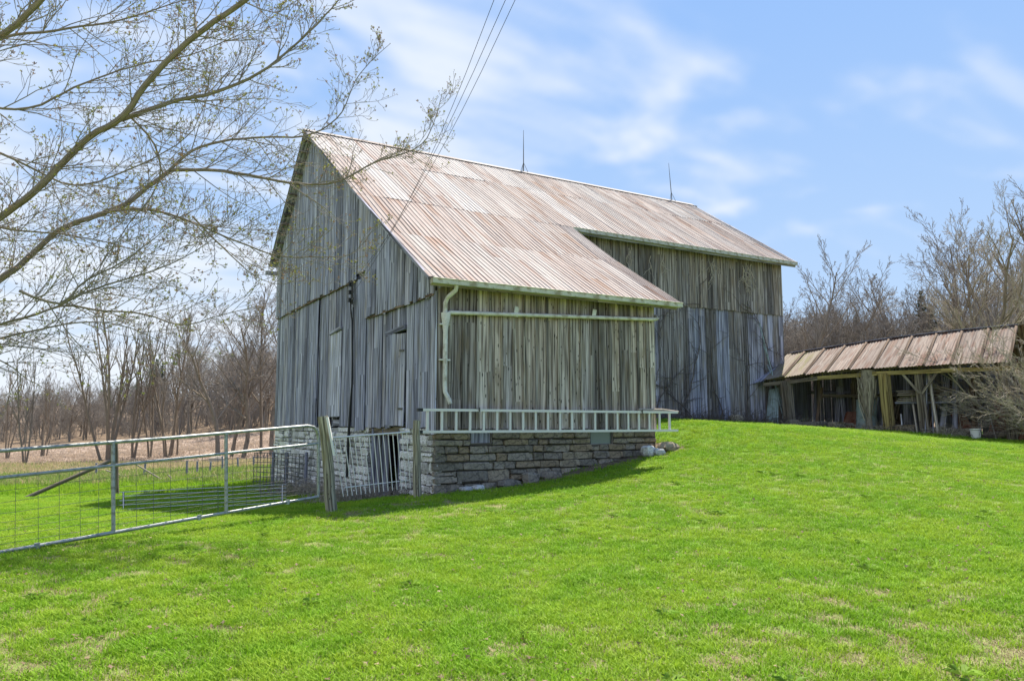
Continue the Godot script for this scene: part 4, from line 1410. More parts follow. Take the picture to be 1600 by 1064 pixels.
func build_shed() -> void:
	var r := RandomNumberGenerator.new()
	r.seed = 91
	var shed := thing("open_shed", "sagging open-fronted shed with rusty corrugated roof beside the barn", "shed", sw(0.0, 0.0, shed_ground(0, 0)))
	# roof frame, then its sheets
	var fm := MB.new()
	for b in [0.15, 1.0, 1.95]:
		var p := PackedVector3Array()
		for k in 4:
			var m := 0.2 + k * 1.75
			fm.bar(sw(m, b, lerpf(eave_y(m), top_y(m), b / 2.1) - 0.07), sw(m + 1.75, b, lerpf(eave_y(m + 1.75), top_y(m + 1.75), b / 2.1) - 0.07), 0.09, 0.09)
	var roof := wpart(shed, "roof", fm.mesh(), M.beam)
	var m := 0.12
	for k in 10:
		var w := 0.70 + 0.006 * k
		var lift := r.randf_range(0.0, 0.012)
		var a := sw(m, -0.14, eave_y(m) - 0.04 + lift)
		var b := sw(m + w, -0.14, eave_y(m + w) - 0.04 + lift + 0.035)
		var c := sw(m + 0.12, 2.15, top_y(m) + lift)
		var d := sw(m + w + 0.12, 2.15, top_y(m + w) + lift + 0.035)
		var mt: Material = M.rust[4] if k < 2 else M.rust[r.randi() % 4]
		part(roof, "roof_sheet", corrugated(a, b, c, d, 8, 0.022, 3, 0.004, 800 + k, true), mt)
		# rusted batten nailed over the lap
		var lap := MB.new()
		lap.bar(sw(m + w - 0.02, -0.13, eave_y(m + w) + 0.03), sw(m + w + 0.09, 2.0, lerpf(eave_y(m + w), top_y(m + w), 0.94) + 0.065), 0.075, 0.018, 0.0, Vector3(0.35, 0.85, 0.3))
		part(roof, "lap_batten", lap.mesh(), M.rot)
		m += w - 0.035
	for k in 4:
		var ma := k * 1.75 + 0.45
		part(roof, "roof_sheet", corrugated(sw(ma + 1.9, 4.4, 3.3), sw(ma, 4.4, 3.3), sw(ma + 1.9, 2.12, top_y(ma + 1.9) + 0.02), sw(ma, 2.12, top_y(ma) + 0.02), 18, 0.02, 1, 0.0, 850 + k, true), M.rust[k % 4])
	var cm := MB.new()
	for k in 4:
		var ma := 0.4 + k * 1.7
		cm.bar(sw(ma, 2.13, top_y(ma) + 0.05), sw(ma + 1.7, 2.13, top_y(ma + 1.7) + 0.05), 0.16, 0.02)
	part(roof, "ridge_cap", cm.mesh(), M.side[0])
	# dark old sheet that hangs at the barn end
	wpart(shed, "end_sheet", corrugated(sw(-0.30, -0.16, 2.92), sw(0.16, -0.15, 3.02), sw(-0.10, 0.45, 3.30), sw(0.28, 0.9, 3.55), 5, 0.02, 2, 0.006, 870, true), M.side[0])
	# eave beam
	for k in 4:
		var ma := k * 1.75 + 0.1
		wpart(shed, "eave_beam", bar_mesh(sw(ma, 0.02, eave_y(ma) - 0.17), sw(ma + 1.75, 0.02, eave_y(ma + 1.75) - 0.17), 0.10, 0.12), M.yellow_wood if k > 0 else M.beam)
	# posts: [m, b, half width, material, squared]
	var posts := [[0.86, 0.05, 0.16, M.beam], [3.83, 0.03, 0.15, M.yellow_wood], [4.75, 0.10, 0.10, M.beam], [6.95, 0.1, 0.12, M.beam], [2.55, 1.9, 0.10, M.beam], [5.4, 2.0, 0.1, M.beam]]
	for q in posts:
		var y := shed_ground(q[0], q[1])
		wpart(shed, "post", bar_mesh(sw(q[0] + 0.05, q[1], y - 0.1), sw(q[0] - 0.03, q[1], eave_y(q[0]) + q[1] * 0.45 - 0.2), q[2] * 1.7, q[2] * 1.6, Vector3(0.5, 0, 0.8), r.randf() * 5.0), q[3])
	for q in [[3.0, 3.35, 2.4], [4.3, 4.75, 2.5], [5.25, 4.8, 2.5]]:
		wpart(shed, "knee_brace", bar_mesh(sw(q[0], 0.05, eave_y(q[0]) - 0.2), sw(q[1], 0.05, q[2]), 0.09, 0.07), M.beam)
	# back wall: boards with daylight between them
	var back := wpart(shed, "back_wall", bar_mesh(sw(0.5, 3.5, 2.75), sw(7.3, 3.5, 2.7), 0.12, 0.1), M.side[0])
	var x := 0.5
	while x < 7.3:
		var w := r.randf_range(0.22, 0.42)
		var y := shed_ground(x, 3.55) - 0.05
		var gap := 0.01
		if r.randf() < 0.42:
			gap = r.randf_range(0.025, 0.07)
		if x > 6.3:
			gap += r.randf_range(0.0, 0.09)
		var tl := r.randf_range(-0.05, 0.05) * (2.5 if x > 6.3 else 0.6)
		var bm := MB.new()
		var top := minf(3.72, 3.72)
		bm.hexa(sw(x + tl, 3.46, y), sw(x + w - gap + tl, 3.46, y), sw(x + w - gap, 3.46, top), sw(x, 3.46, top), sw(x + tl, 3.48, y), sw(x + w - gap + tl, 3.48, y), sw(x + w - gap, 3.48, top), sw(x, 3.48, top), x)
		part(back, "board", bm.mesh(), M.rust_wall if (x > 6.2 and r.randf() < 0.7) else M.side[0])
		x += w
	# end walls
	for q in [[0.5, M.side[0]], [7.35, M.side[0]]]:
		var em := MB.new()
		var mm: float = q[0]
		em.hexa(sw(mm, 1.5, 0.9), sw(mm, 3.5, 0.9), sw(mm, 3.5, 3.6), sw(mm, 1.5, 3.6), sw(mm + 0.03, 1.5, 0.9), sw(mm + 0.03, 3.5, 0.9), sw(mm + 0.03, 3.5, 3.6), sw(mm + 0.03, 1.5, 3.6))
		wpart(shed, "end_wall", em.mesh(), q[1])
	wpart(shed, "side_panel", plank_quad(sw(7.2, -0.25, 0.8), sw(8.6, -0.3, 0.8), sw(8.6, -0.1, 2.4), sw(7.5, -0.1, 2.2)), M.rust_wall)
	wpart(shed, "loft_rail", bar_mesh(sw(1.5, 1.8, 2.55), sw(4.6, 1.8, 2.52), 0.12, 0.1), M.beam)

	# ---- what is kept in it
	var leaning := [[4.62, 0.15, 4.45, 2.55, 0.035, M.batten[2]], [4.95, -0.05, 4.78, 3.05, 0.04, M.beam], [4.85, 0.05, 4.92, 3.15, 0.025, M.gable[2]], [5.2, -0.08, 4.98, 3.1, 0.045, M.batten[2]], [5.05, 0.1, 5.0, 2.6, 0.02, M.gable[0]], [4.25, 0.0, 4.15, 1.9, 0.02, M.alu], [5.75, 0.4, 5.6, 2.5, 0.02, M.beam], [6.6, 0.2, 6.3, 2.7, 0.028, M.batten[1]], [7.35, 0.0, 7.1, 2.55, 0.025, M.batten[2]], [1.75, 0.6, 1.65, 2.6, 0.02, M.beam], [3.62, 0.35, 3.6, 2.3, 0.02, M.gable[2]]]
	for li in leaning.size():
		var q: Array = leaning[li]
		var y := shed_ground(q[0], 0.0)
		single("leaning_pole", rod_mesh(sw(q[0], q[1] - 0.1, y - 0.02), sw(q[2], q[1] + 0.35, q[3]), q[4], 6), q[5], "thin pole leaning in the open shed, %s from its barn end" % ORD[[5, 6, 4, 7, 6, 3, 8, 9, 10, 0, 1][li]], "pole", "poles leaning in the shed")
	for k in 22:
		var mm := 0.95 + 6.1 * (k + r.randf() * 0.8) / 22.0
		var b := r.randf_range(0.5, 2.4)
		var y := shed_ground(mm, b)
		var lean := r.randf_range(-0.35, 0.35)
		single("leaning_board", bar_mesh(sw(mm, b, y - 0.03), sw(mm + lean, b + 0.4, y + r.randf_range(1.1, 1.9)), r.randf_range(0.08, 0.2), 0.03, Vector3(0.6, 0.0, -0.8), r.randf() * 6.0), [M.side[0], M.beam, M.rot, M.side[2]][k % 4], "old board leaning in the clutter of the open shed, %s" % ["weathered", "brown", "rotten", "pale"][k % 4], "board", "boards leaning in the shed")
	for k in 6:
		var mm := 4.05 + r.randf() * 0.3
		var y := 2.30 + 0.06 * k
		single("stored_plank", bar_mesh(sw(mm - 0.1, 0.28 + 0.1 * (k % 3), y), sw(mm + 1.1 + r.randf() * 0.4, 0.5 + 0.1 * (k % 3), y + r.randf_range(-0.02, 0.05)), 0.12, 0.03), M.beam, "old plank stacked on the shed's rail behind the yellow post", "plank", "planks stacked in the shed")
	single("plank_shelf", bar_mesh(sw(4.0, 0.45, 2.24), sw(5.6, 0.62, 2.24), 0.4, 0.05), M.side[0], "rough wooden shelf behind the yellow post of the shed", "shelf")
	# pale blue drum
	var dp := sw(3.12, 0.5, shed_ground(3.12, 0.5))
	var drum := thing("metal_drum", "pale blue metal drum standing in the open shed", "drum", dp)
	var dm := MB.new()
	var prof := [[0.0, 0.28], [0.02, 0.30], [0.29, 0.30], [0.30, 0.315], [0.32, 0.315], [0.33, 0.30], [0.58, 0.30], [0.59, 0.315], [0.61, 0.315], [0.62, 0.30], [0.90, 0.30], [0.92, 0.285]]
	var pp := PackedVector3Array()
	var pr := PackedFloat32Array()
	for q in prof:
		pp.append(Vector3(0.06 * q[0], q[0], 0))
		pr.append(q[1])
	dm.tube(pp, pr, 18)
	part(drum, "body", dm.mesh(), M.pale_blue)
	var dl := MB.new()
	dl.tube(PackedVector3Array([Vector3(0.055, 0.90, 0), Vector3(0.056, 0.945, 0)]), PackedFloat32Array([0.31, 0.31]), 18)
	part(drum, "rim", dl.mesh(), M.zinc)
	# vine-wrapped stump-like post in front of the drum
	var vt := thing("gnarled_trunk", "gnarled trunk wrapped in shaggy bark holding up the shed eave", "trunk", sw(3.28, 0.12, shed_ground(3.28, 0.1)))
	var tb := MB.new()
	tb.tube(PackedVector3Array([Vector3(0.03, -0.1, 0), Vector3(0.0, 0.45, 0), Vector3(-0.02, 0.9, 0), Vector3(0.03, 1.4, 0), Vector3(0.05, 1.85, 0)]), PackedFloat32Array([0.10, 0.09, 0.20, 0.24, 0.26]), 9)
	part(vt, "stem", tb.mesh(), M.bark)
	for k in 26:
		var a := r.randf() * TAU
		var sm := MB.new()
		var y0 := r.randf_range(0.2, 1.0)
		sm.tube(PackedVector3Array([Vector3(cos(a) * 0.12, y0, sin(a) * 0.12), Vector3(cos(a + 0.1) * 0.235, y0 + 0.4, sin(a + 0.1) * 0.235), Vector3(cos(a + 0.2) * 0.27, y0 + 0.8, sin(a + 0.2) * 0.27)]), PackedFloat32Array([0.012, 0.012, 0.008]), 4)
		part(vt, "bark_strip", sm.mesh(), M.vine_pale if k % 3 == 0 else M.bark)
	# buckets, sheets of tin, logs
	var bk := thing("bucket", "white bucket on the ground at the shed's brushy end", "bucket", sw(6.15, -0.3, shed_ground(6.15, -0.3)))
	bk.scale = Vector3(0.85, 0.85, 0.85)
	var bm2 := MB.new()
	bm2.tube(PackedVector3Array([Vector3(0, 0, 0), Vector3(0, 0.30, 0), Vector3(0, 0.32, 0), Vector3(0, 0.32, 0), Vector3(0, 0.05, 0)]), PackedFloat32Array([0.14, 0.17, 0.175, 0.16, 0.13]), 14)
	part(bk, "body", bm2.mesh(), M.white)
	var hm := MB.new()
	var hp := PackedVector3Array()
	var hr := PackedFloat32Array()
	for k in 9:
		var a := PI * k / 8.0
		hp.append(Vector3(cos(a) * 0.175, 0.29 - sin(a) * 0.02, sin(a) * 0.175))
		hr.append(0.006)
	hm.tube(hp, hr, 4)
	part(bk, "handle", hm.mesh(), M.iron)
	for q in [[6.35, 0.5, 0.35, 2.2, 0.2], [6.75, 0.4, 0.3, 2.1, -0.1], [7.1, 0.2, 0.35, 2.4, 0.35], [5.65, 0.6, 0.4, 1.9, -0.25], [2.2, 1.2, 0.5, 2.0, 0.1]]:
		var y := shed_ground(q[0], q[1])
		single("rusty_sheet", corrugated(sw(q[0], q[1], y), sw(q[0] + q[2], q[1], y), sw(q[0] + q[4], q[1] + 0.35, q[3]), sw(q[0] + q[2] + q[4], q[1] + 0.35, q[3]), 5, 0.02, 1, 0.004, int(q[0] * 100), true), M.rust_wall, "rust-brown tin sheet leaning inside the shed's brushy end", "metal sheet", "tin sheets leaning in the shed")
	single("blue_tin_sheet", corrugated(sw(0.15, -0.1, shed_ground(0.15, 0)), sw(0.55, -0.05, shed_ground(0.5, 0)), sw(0.18, 0.3, 2.75), sw(0.5, 0.3, 2.8), 5, 0.02, 2, 0.01, 881, true), M.pale_blue, "crumpled bluish tin sheet leaning beside the shed's corner post", "metal sheet")
	for k in 9:
		var mm := 0.9 + r.randf() * 6.0
		var y := shed_ground(mm, 0.2)
		var l := r.randf_range(0.5, 1.3)
		single("old_log", post_mesh(sw(mm, 0.1 + r.randf() * 0.5, y + 0.06), sw(mm + l * 0.9, 0.2 + r.randf() * 0.6, y + 0.10), r.randf_range(0.05, 0.11), 60 + k, 7), M.bark, "weathered log lying on the floor of the open shed", "log", "logs on the shed floor")
	for k in 5:
		var mm: float = [1.1, 2.0, 2.5, 4.4, 5.6][k]
		var y := shed_ground(mm, 0.1)
		var sm := stone_mesh(r, r.randf_range(0.35, 0.6), r.randf_range(0.2, 0.3), 0.25, 0.03)
		var o := single("rubble_stone", sm, M.stone[k], "grey stone dumped along the open front of the shed", "stone", "stones along the shed front")
		o.position = sw(mm, -0.05, y + 0.08)
		o.rotation.y = r.randf() * 0.6

func plank_quad(a: Vector3, b: Vector3, c: Vector3, d: Vector3) -> ArrayMesh:
	var mb := MB.new()
	var n := (b - a).cross(d - a).normalized() * 0.02
	mb.hexa(a, b, c, d, a - n, b - n, c - n, d - n)
	return mb.mesh()

func build_clutter() -> void:
	var r := RandomNumberGenerator.new()
	r.seed = 111
	# stones at the lean-to's corners: [t, s, width, height, label]
	for q in [[5.25, -0.42, 0.34, 0.20, M.quartz, "white quartz rock lying on another by the lean-to's uphill corner", 0.06], [5.05, -0.32, 0.38, 0.26, M.white_stone[1], "pale rounded rock against the foundation at its uphill corner", 0.12], [5.75, -0.2, 0.62, 0.24, M.stone[2], "long flat footing stone under the lean-to's uphill corner", 0.08], [0.55, -0.22, 0.22, 0.12, M.quartz, "small white rock in the dirt at the downhill stone corner", 0.03], [0.78, -0.26, 0.26, 0.15, M.white_stone[1], "small grey rock beside the white one at the downhill corner", 0.03], [2.1, -0.10, 0.42, 0.30, M.stone[5], "blue-grey boulder set proud in the dry stone footing", 0.06], [2.6, -0.12, 0.5, 0.22, M.stone[1], "brown block sunk in the dirt below the ladder", 0.02], [1.55, -0.14, 0.55, 0.22, M.stone[4], "dark rubble block leaning from the foot of the foundation", 0.03]]:
		var p := bw(q[0], q[1])
		var o := single("rock", rock_mesh(r, q[2], q[3], 0.3), q[4], q[5], "rock")
		o.position = Vector3(p.x, height(p.x, -p.z) + q[6], p.z)
		o.rotation.y = PI / 2 - YAW + r.randf_range(-0.2, 0.2)
	var p2 := bw(11.9, 3.55)
	var cb := single("concrete_block", rock_mesh(r, 0.5, 0.28, 0.3), M.stone[2], "squarish stone block in the brush under the vine-covered wall", "block")
	cb.position = Vector3(p2.x, height(p2.x, -p2.z) + 0.12, p2.z)
	# dead brush: arching stems in heaps, one mesh per heap
	var heaps := []
	for k in 9:
		heaps.append([bw(8.2 + k * 0.85, 3.75 + r.randf_range(-0.2, 0.1)), 0.95, 90, "tangle of dead brush along the foot of the vine-covered wall", M.vine])
	heaps.append([bw(-0.75, 2.9), 0.95, 220, "heap of dry stalks behind the bar gate", M.twig_pale])
	heaps.append([bw(-0.7, 1.7), 0.9, 200, "heap of dry stalks behind the bar gate", M.twig])
	heaps.append([bw(-0.6, 4.2), 0.9, 170, "heap of dry stalks behind the bar gate", M.twig_pale])
	heaps.append([bw(-0.5, 7.2), 1.0, 220, "rusty bush of dead stems against the whitewashed wall", M.twig_pale])
	heaps.append([bw(-0.6, 8.2), 1.0, 220, "rusty bush of dead stems against the whitewashed wall", M.twig])
	for k in 7:
		heaps.append([sw(0.3 + k * 1.0, -0.15 + r.randf_range(-0.15, 0.15), 0), 0.75, 70, "tangle of dead brush along the open front of the shed", M.twig_pale if k % 2 else M.vine])
	heaps.append([sw(5.9, 0.1, 0), 0.8, 90, "tangle of dead brush along the open front of the shed", M.twig_pale])
	for q in heaps:
		var hp: Vector3 = q[0]
		var mb := MB.new()
		var rad: float = q[1]
		for k in q[2]:
			var a := r.randf() * TAU
			var x := hp.x + cos(a) * rad * r.randf()
			var d := -hp.z + sin(a) * rad * 0.6 * r.randf()
			var b := on_ground(x, d, -0.03)
			var l := r.randf_range(0.25, 0.8) * rad
			var dir := Vector3(r.randf_range(-1, 1), r.randf_range(0.2, 1.3), r.randf_range(-1, 1)).normalized()
			var m := b + dir * l * 0.6
			var e := m + (dir + Vector3(r.randf_range(-0.7, 0.7), -0.6, r.randf_range(-0.7, 0.7))) * l * 0.5
			mb.tube(PackedVector3Array([b, m, e]), PackedFloat32Array([0.007, 0.006, 0.003]), 3, false)
		single("dead_brush", mb.mesh(), q[4], q[3], "brush", q[3], "stuff")
	# stalks on the old stump in the pasture
	var sp := on_ground(at(340, 700, 46.0).x, 46.0)
	var so := single("hay_mound", rock_mesh(r, 1.1, 0.75, 0.9), M.twig_pale, "small brown mound of old hay at the field edge", "mound")
	so.position = sp + Vector3(0, 0.25, 0)

func rock_mesh(r: RandomNumberGenerator, w: float, h: float, dp: float) -> ArrayMesh:
	# an uneven boulder: a sphere of 8 x 6 panels pushed about
	var mb := MB.new()
	var rows := []
	for j in 7:
		var row := PackedVector3Array()
		var f := PI * j / 6.0
		for k in 9:
			if k == 8:
				row.append(row[0])
				continue
			var a := TAU * k / 8.0
			var s := Vector3(cos(a) * sin(f), -cos(f), sin(a) * sin(f))
			s = Vector3(signf(s.x) * pow(absf(s.x), 0.7) * w, signf(s.y) * pow(absf(s.y), 0.7) * h, signf(s.z) * pow(absf(s.z), 0.7) * dp) * 0.5
			if j == 0 or j == 6:
				row.append(s)
			else:
				row.append(s * r.randf_range(0.82, 1.1))
		rows.append(row)
	for j in 6:
		for k in 8:
			mb.quad(rows[j][k + 1], rows[j][k], rows[j + 1][k], rows[j + 1][k + 1])
	return mb.mesh()

func build_vines() -> void:
	var r := RandomNumberGenerator.new()
	r.seed = 131
	# bare vine stems clinging to the long wall; wall coordinates are (t, y)
	var starts := [[6.6, 4.2], [7.6, 3.9], [8.3, 5.3], [9.3, 4.6], [10.1, 6.6], [11.0, 4.4], [12.3, 5.0], [13.3, 4.0], [14.2, 6.3], [14.9, 4.2]]
	for vi in starts.size():
		var q: Array = starts[vi]
		var mb := MB.new()
		var stack := [[Vector2(q[0], 1.55), Vector2(r.randf_range(-0.3, 0.3), 1.0), q[1] - 1.5, 0.022, 0]]
		var n := 0
		while stack.size() > 0 and n < 150:
			var e: Array = stack.pop_back()
			var p: Vector2 = e[0]
			var dir: Vector2 = e[1]
			var left: float = e[2]
			var rad: float = e[3]
			var lev: int = e[4]
			var pts := PackedVector3Array()
			var rr := PackedFloat32Array()
			var steps := maxi(3, int(left / 0.22))
			for k in steps:
				pts.append(bw(p.x, S_MAIN - 0.05 - rad - 0.012 * r.randf(), p.y))
				rr.append(maxf(rad * (1.0 - 0.75 * k / steps), 0.005))
				dir = (dir + Vector2(r.randf_range(-0.45, 0.45), r.randf_range(-0.2, 0.25))).normalized()
				p += dir * left / steps
				p.x = clampf(p.x, 5.8, 15.2)
				p.y = clampf(p.y, 1.6, 6.95)
				if lev < 2 and r.randf() < (0.5 if lev == 0 else 0.35):
					stack.push_front([p, Vector2(dir.x + r.randf_range(-1.3, 1.3), dir.y * 0.5 + r.randf_range(-0.4, 0.4)).normalized(), r.randf_range(0.4, 1.5) * (1.0 if lev == 0 else 0.5), rad * 0.5, lev + 1])
			mb.tube(pts, rr, 4, false)
			n += 1
		single("bare_vine", mb.mesh(), M.vine, "leafless vine stem on the long board wall, %s from the lean-to" % ORD[vi], "vine", "bare vines on the long wall")
	# pale dry vine ends that hang from the main eave, forking as they fall
	for q in [[8.2, 3], [11.6, 4], [13.7, 6], [9.5, 2]]:
		var mb := MB.new()
		for k in q[1]:
			var root := Vector2(q[0] + r.randf_range(-0.55, 0.55), r.randf_range(6.75, 7.05))
			var stack := [[root, Vector2(r.randf_range(-0.7, 0.7), -1.0), r.randf_range(0.5, 1.0), 0.011, 0]]
			while stack.size() > 0:
				var e: Array = stack.pop_back()
				var p: Vector2 = e[0]
				var dir: Vector2 = e[1]
				var left: float = e[2]
				var rad: float = e[3]
				var pts := PackedVector3Array()
				var rr := PackedFloat32Array()
				for j in 7:
					pts.append(bw(p.x, S_MAIN - 0.09 - 0.07 * r.randf(), p.y))
					rr.append(maxf(rad * (1.0 - 0.1 * j), 0.004))
					dir = (dir + Vector2(r.randf_range(-0.6, 0.6), r.randf_range(-0.35, 0.25))).normalized()
					p += dir * left / 6.0
					if e[4] < 2 and r.randf() < 0.35:
						stack.push_front([p, (dir + Vector2(r.randf_range(-1, 1), r.randf_range(-0.3, 0.3))).normalized(), left * 0.5, rad * 0.7, e[4] + 1])
				mb.tube(pts, rr, 4, false)
		single("dry_vine_tangle", mb.mesh(), M.vine_pale, "pale dry vine ends hanging below the main eave", "vine", "dry vines under the eave")
	# long grey pipes leaning in the corner of barn and shed
	for q in [[14.35, 14.0, 5.0], [14.5, 14.15, 4.3], [14.65, 14.3, 3.6]]:
		var a := bw(q[0], 3.7)
		a.y = height(a.x, -a.z)
		single("leaning_pipe", rod_mesh(a, bw(q[1], S_MAIN - 0.10, q[2]), 0.022, 6), M.pale_blue, "thin bluish pipe leaning on the barn wall beside the shed", "pipe", "pipes leaning on the barn wall")
# One branch of a bare tree and all that grows from it. prm: {n: children per level, len: length ratio, ang: angle, up: upward pull, thin: least radius, segs}
func grow(wood: MB, twigs: MB, r: RandomNumberGenerator, p: Vector3, dir: Vector3, length: float, rad: float, lev: int, prm: Dictionary, tips: Array) -> void:
	var last: int = prm.n.size()
	var segs: int = [6, 4, 3, 2, 2][mini(lev, 4)]
	if lev == last:
		segs = 2 if prm.get("fine", false) else 1
	var pts := PackedVector3Array([p])
	var rr := PackedFloat32Array([rad])
	var d := dir
	var dirs := [d]
	var tip_r: float = maxf(rad * (0.35 if lev > 0 else 0.25), prm.thin)
	for k in segs:
		d = (d + Vector3(r.randf_range(-1, 1), r.randf_range(-0.6, 0.6), r.randf_range(-1, 1)) * prm.wob + Vector3.UP * prm.up * (1.0 if lev > 0 else 0.2)).normalized()
		p += d * length / segs
		pts.append(p)
		dirs.append(d)
		rr.append(lerpf(rad, tip_r, (k + 1.0) / segs))
	var mb := wood if lev <= 1 else twigs
	mb.tube(pts, rr, [7, 5, 4, 3, 3, 3][mini(lev, 5)], false)
	if lev >= last:
		tips.append(p)
		return
	var nc: int = prm.n[lev]
	for k in nc:
		var f: float = lerpf(prm.get("bare", 0.3) if lev == 0 else 0.2, 1.0, (k + r.randf()) / nc)
		var e := minf(f * segs, segs - 0.001)
		var j := int(e)
		var q := pts[j].lerp(pts[j + 1], e - j)
		var axis: Vector3 = dirs[j + 1]
		var side := axis.cross(Vector3(r.randf_range(-1, 1), r.randf_range(-1, 1), r.randf_range(-1, 1))).normalized()
		var ang: float = prm.ang * r.randf_range(0.7, 1.25)
		var nd := (axis * cos(ang) + side * sin(ang)).normalized()
		var ratio: float = prm.len * r.randf_range(0.65, 1.15) * (1.15 - 0.5 * f)
		if lev == 0:
			ratio *= prm.get("limb", 1.0)
		grow(wood, twigs, r, q, nd, length * ratio, maxf(lerpf(rr[j], rr[j + 1], e - j) * 0.6, prm.thin), lev + 1, prm, tips)

func tree_meshes(seed_: int, h: float, rad: float, prm: Dictionary, stems := 1, fan := 0.0) -> Array:
	var r := RandomNumberGenerator.new()
	r.seed = seed_
	var w := MB.new()
	var t := MB.new()
	var tips := []
	for k in stems:
		var a := TAU * k / stems + r.randf() * 0.8
		var dir := Vector3(cos(a) * fan * r.randf_range(0.3, 1.2), 1.0, sin(a) * fan * r.randf_range(0.3, 1.2)).normalized()
		var q := Vector3(cos(a), 0, sin(a)) * (0.0 if stems == 1 else 0.35 * r.randf())
		grow(w, t, r, q - Vector3(0, 0.3, 0), dir, h * r.randf_range(0.8, 1.0), rad * r.randf_range(0.7, 1.1), 0, prm, tips)
	return [w.mesh(), t.mesh(), tips]

func conifer_meshes(seed_: int, h: float) -> Array:
	var r := RandomNumberGenerator.new()
	r.seed = seed_
	var w := MB.new()
	w.tube(PackedVector3Array([Vector3(0, -0.3, 0), Vector3(0.05, h * 0.5, 0), Vector3(0, h, 0)]), PackedFloat32Array([0.2, 0.12, 0.02]), 6)
	var c := MB.new()
	for k in 520:
		var f := pow(r.randf(), 0.8)
		var y := h * lerpf(0.22, 1.0, f)
		var a := r.randf() * TAU
		var reach := (1.0 - f) * h * 0.20 + 0.25
		var o := Vector3(cos(a), r.randf_range(-0.25, 0.25), sin(a))
		var e := Vector3(0, y, 0) + o * reach * r.randf_range(0.5, 1.1)
		var side := Vector3(-sin(a), 0.2, cos(a)) * reach * 0.22
		c.tri(Vector3(0, y + 0.05, 0) + o * 0.1, e + side, e - side + Vector3(0, 0.1, 0))
		c.tri(e + Vector3(0, 0.14, 0), e - side * 1.2 - o * reach * 0.4, e + side * 1.2 - o * reach * 0.35 - Vector3(0, 0.12, 0))
	return [w.mesh(), c.mesh(), []]

func tree_thing(called: String, meshes: Array, bark: Material, twig: Material, label: String, group: String, pos: Vector3, turn: float, sc: Vector3) -> void:
	var o := thing(called, label, "tree", pos, turn, group)
	o.scale = sc
	part(o, "trunk", meshes[0], bark)
	part(o, "crown", meshes[1], twig)

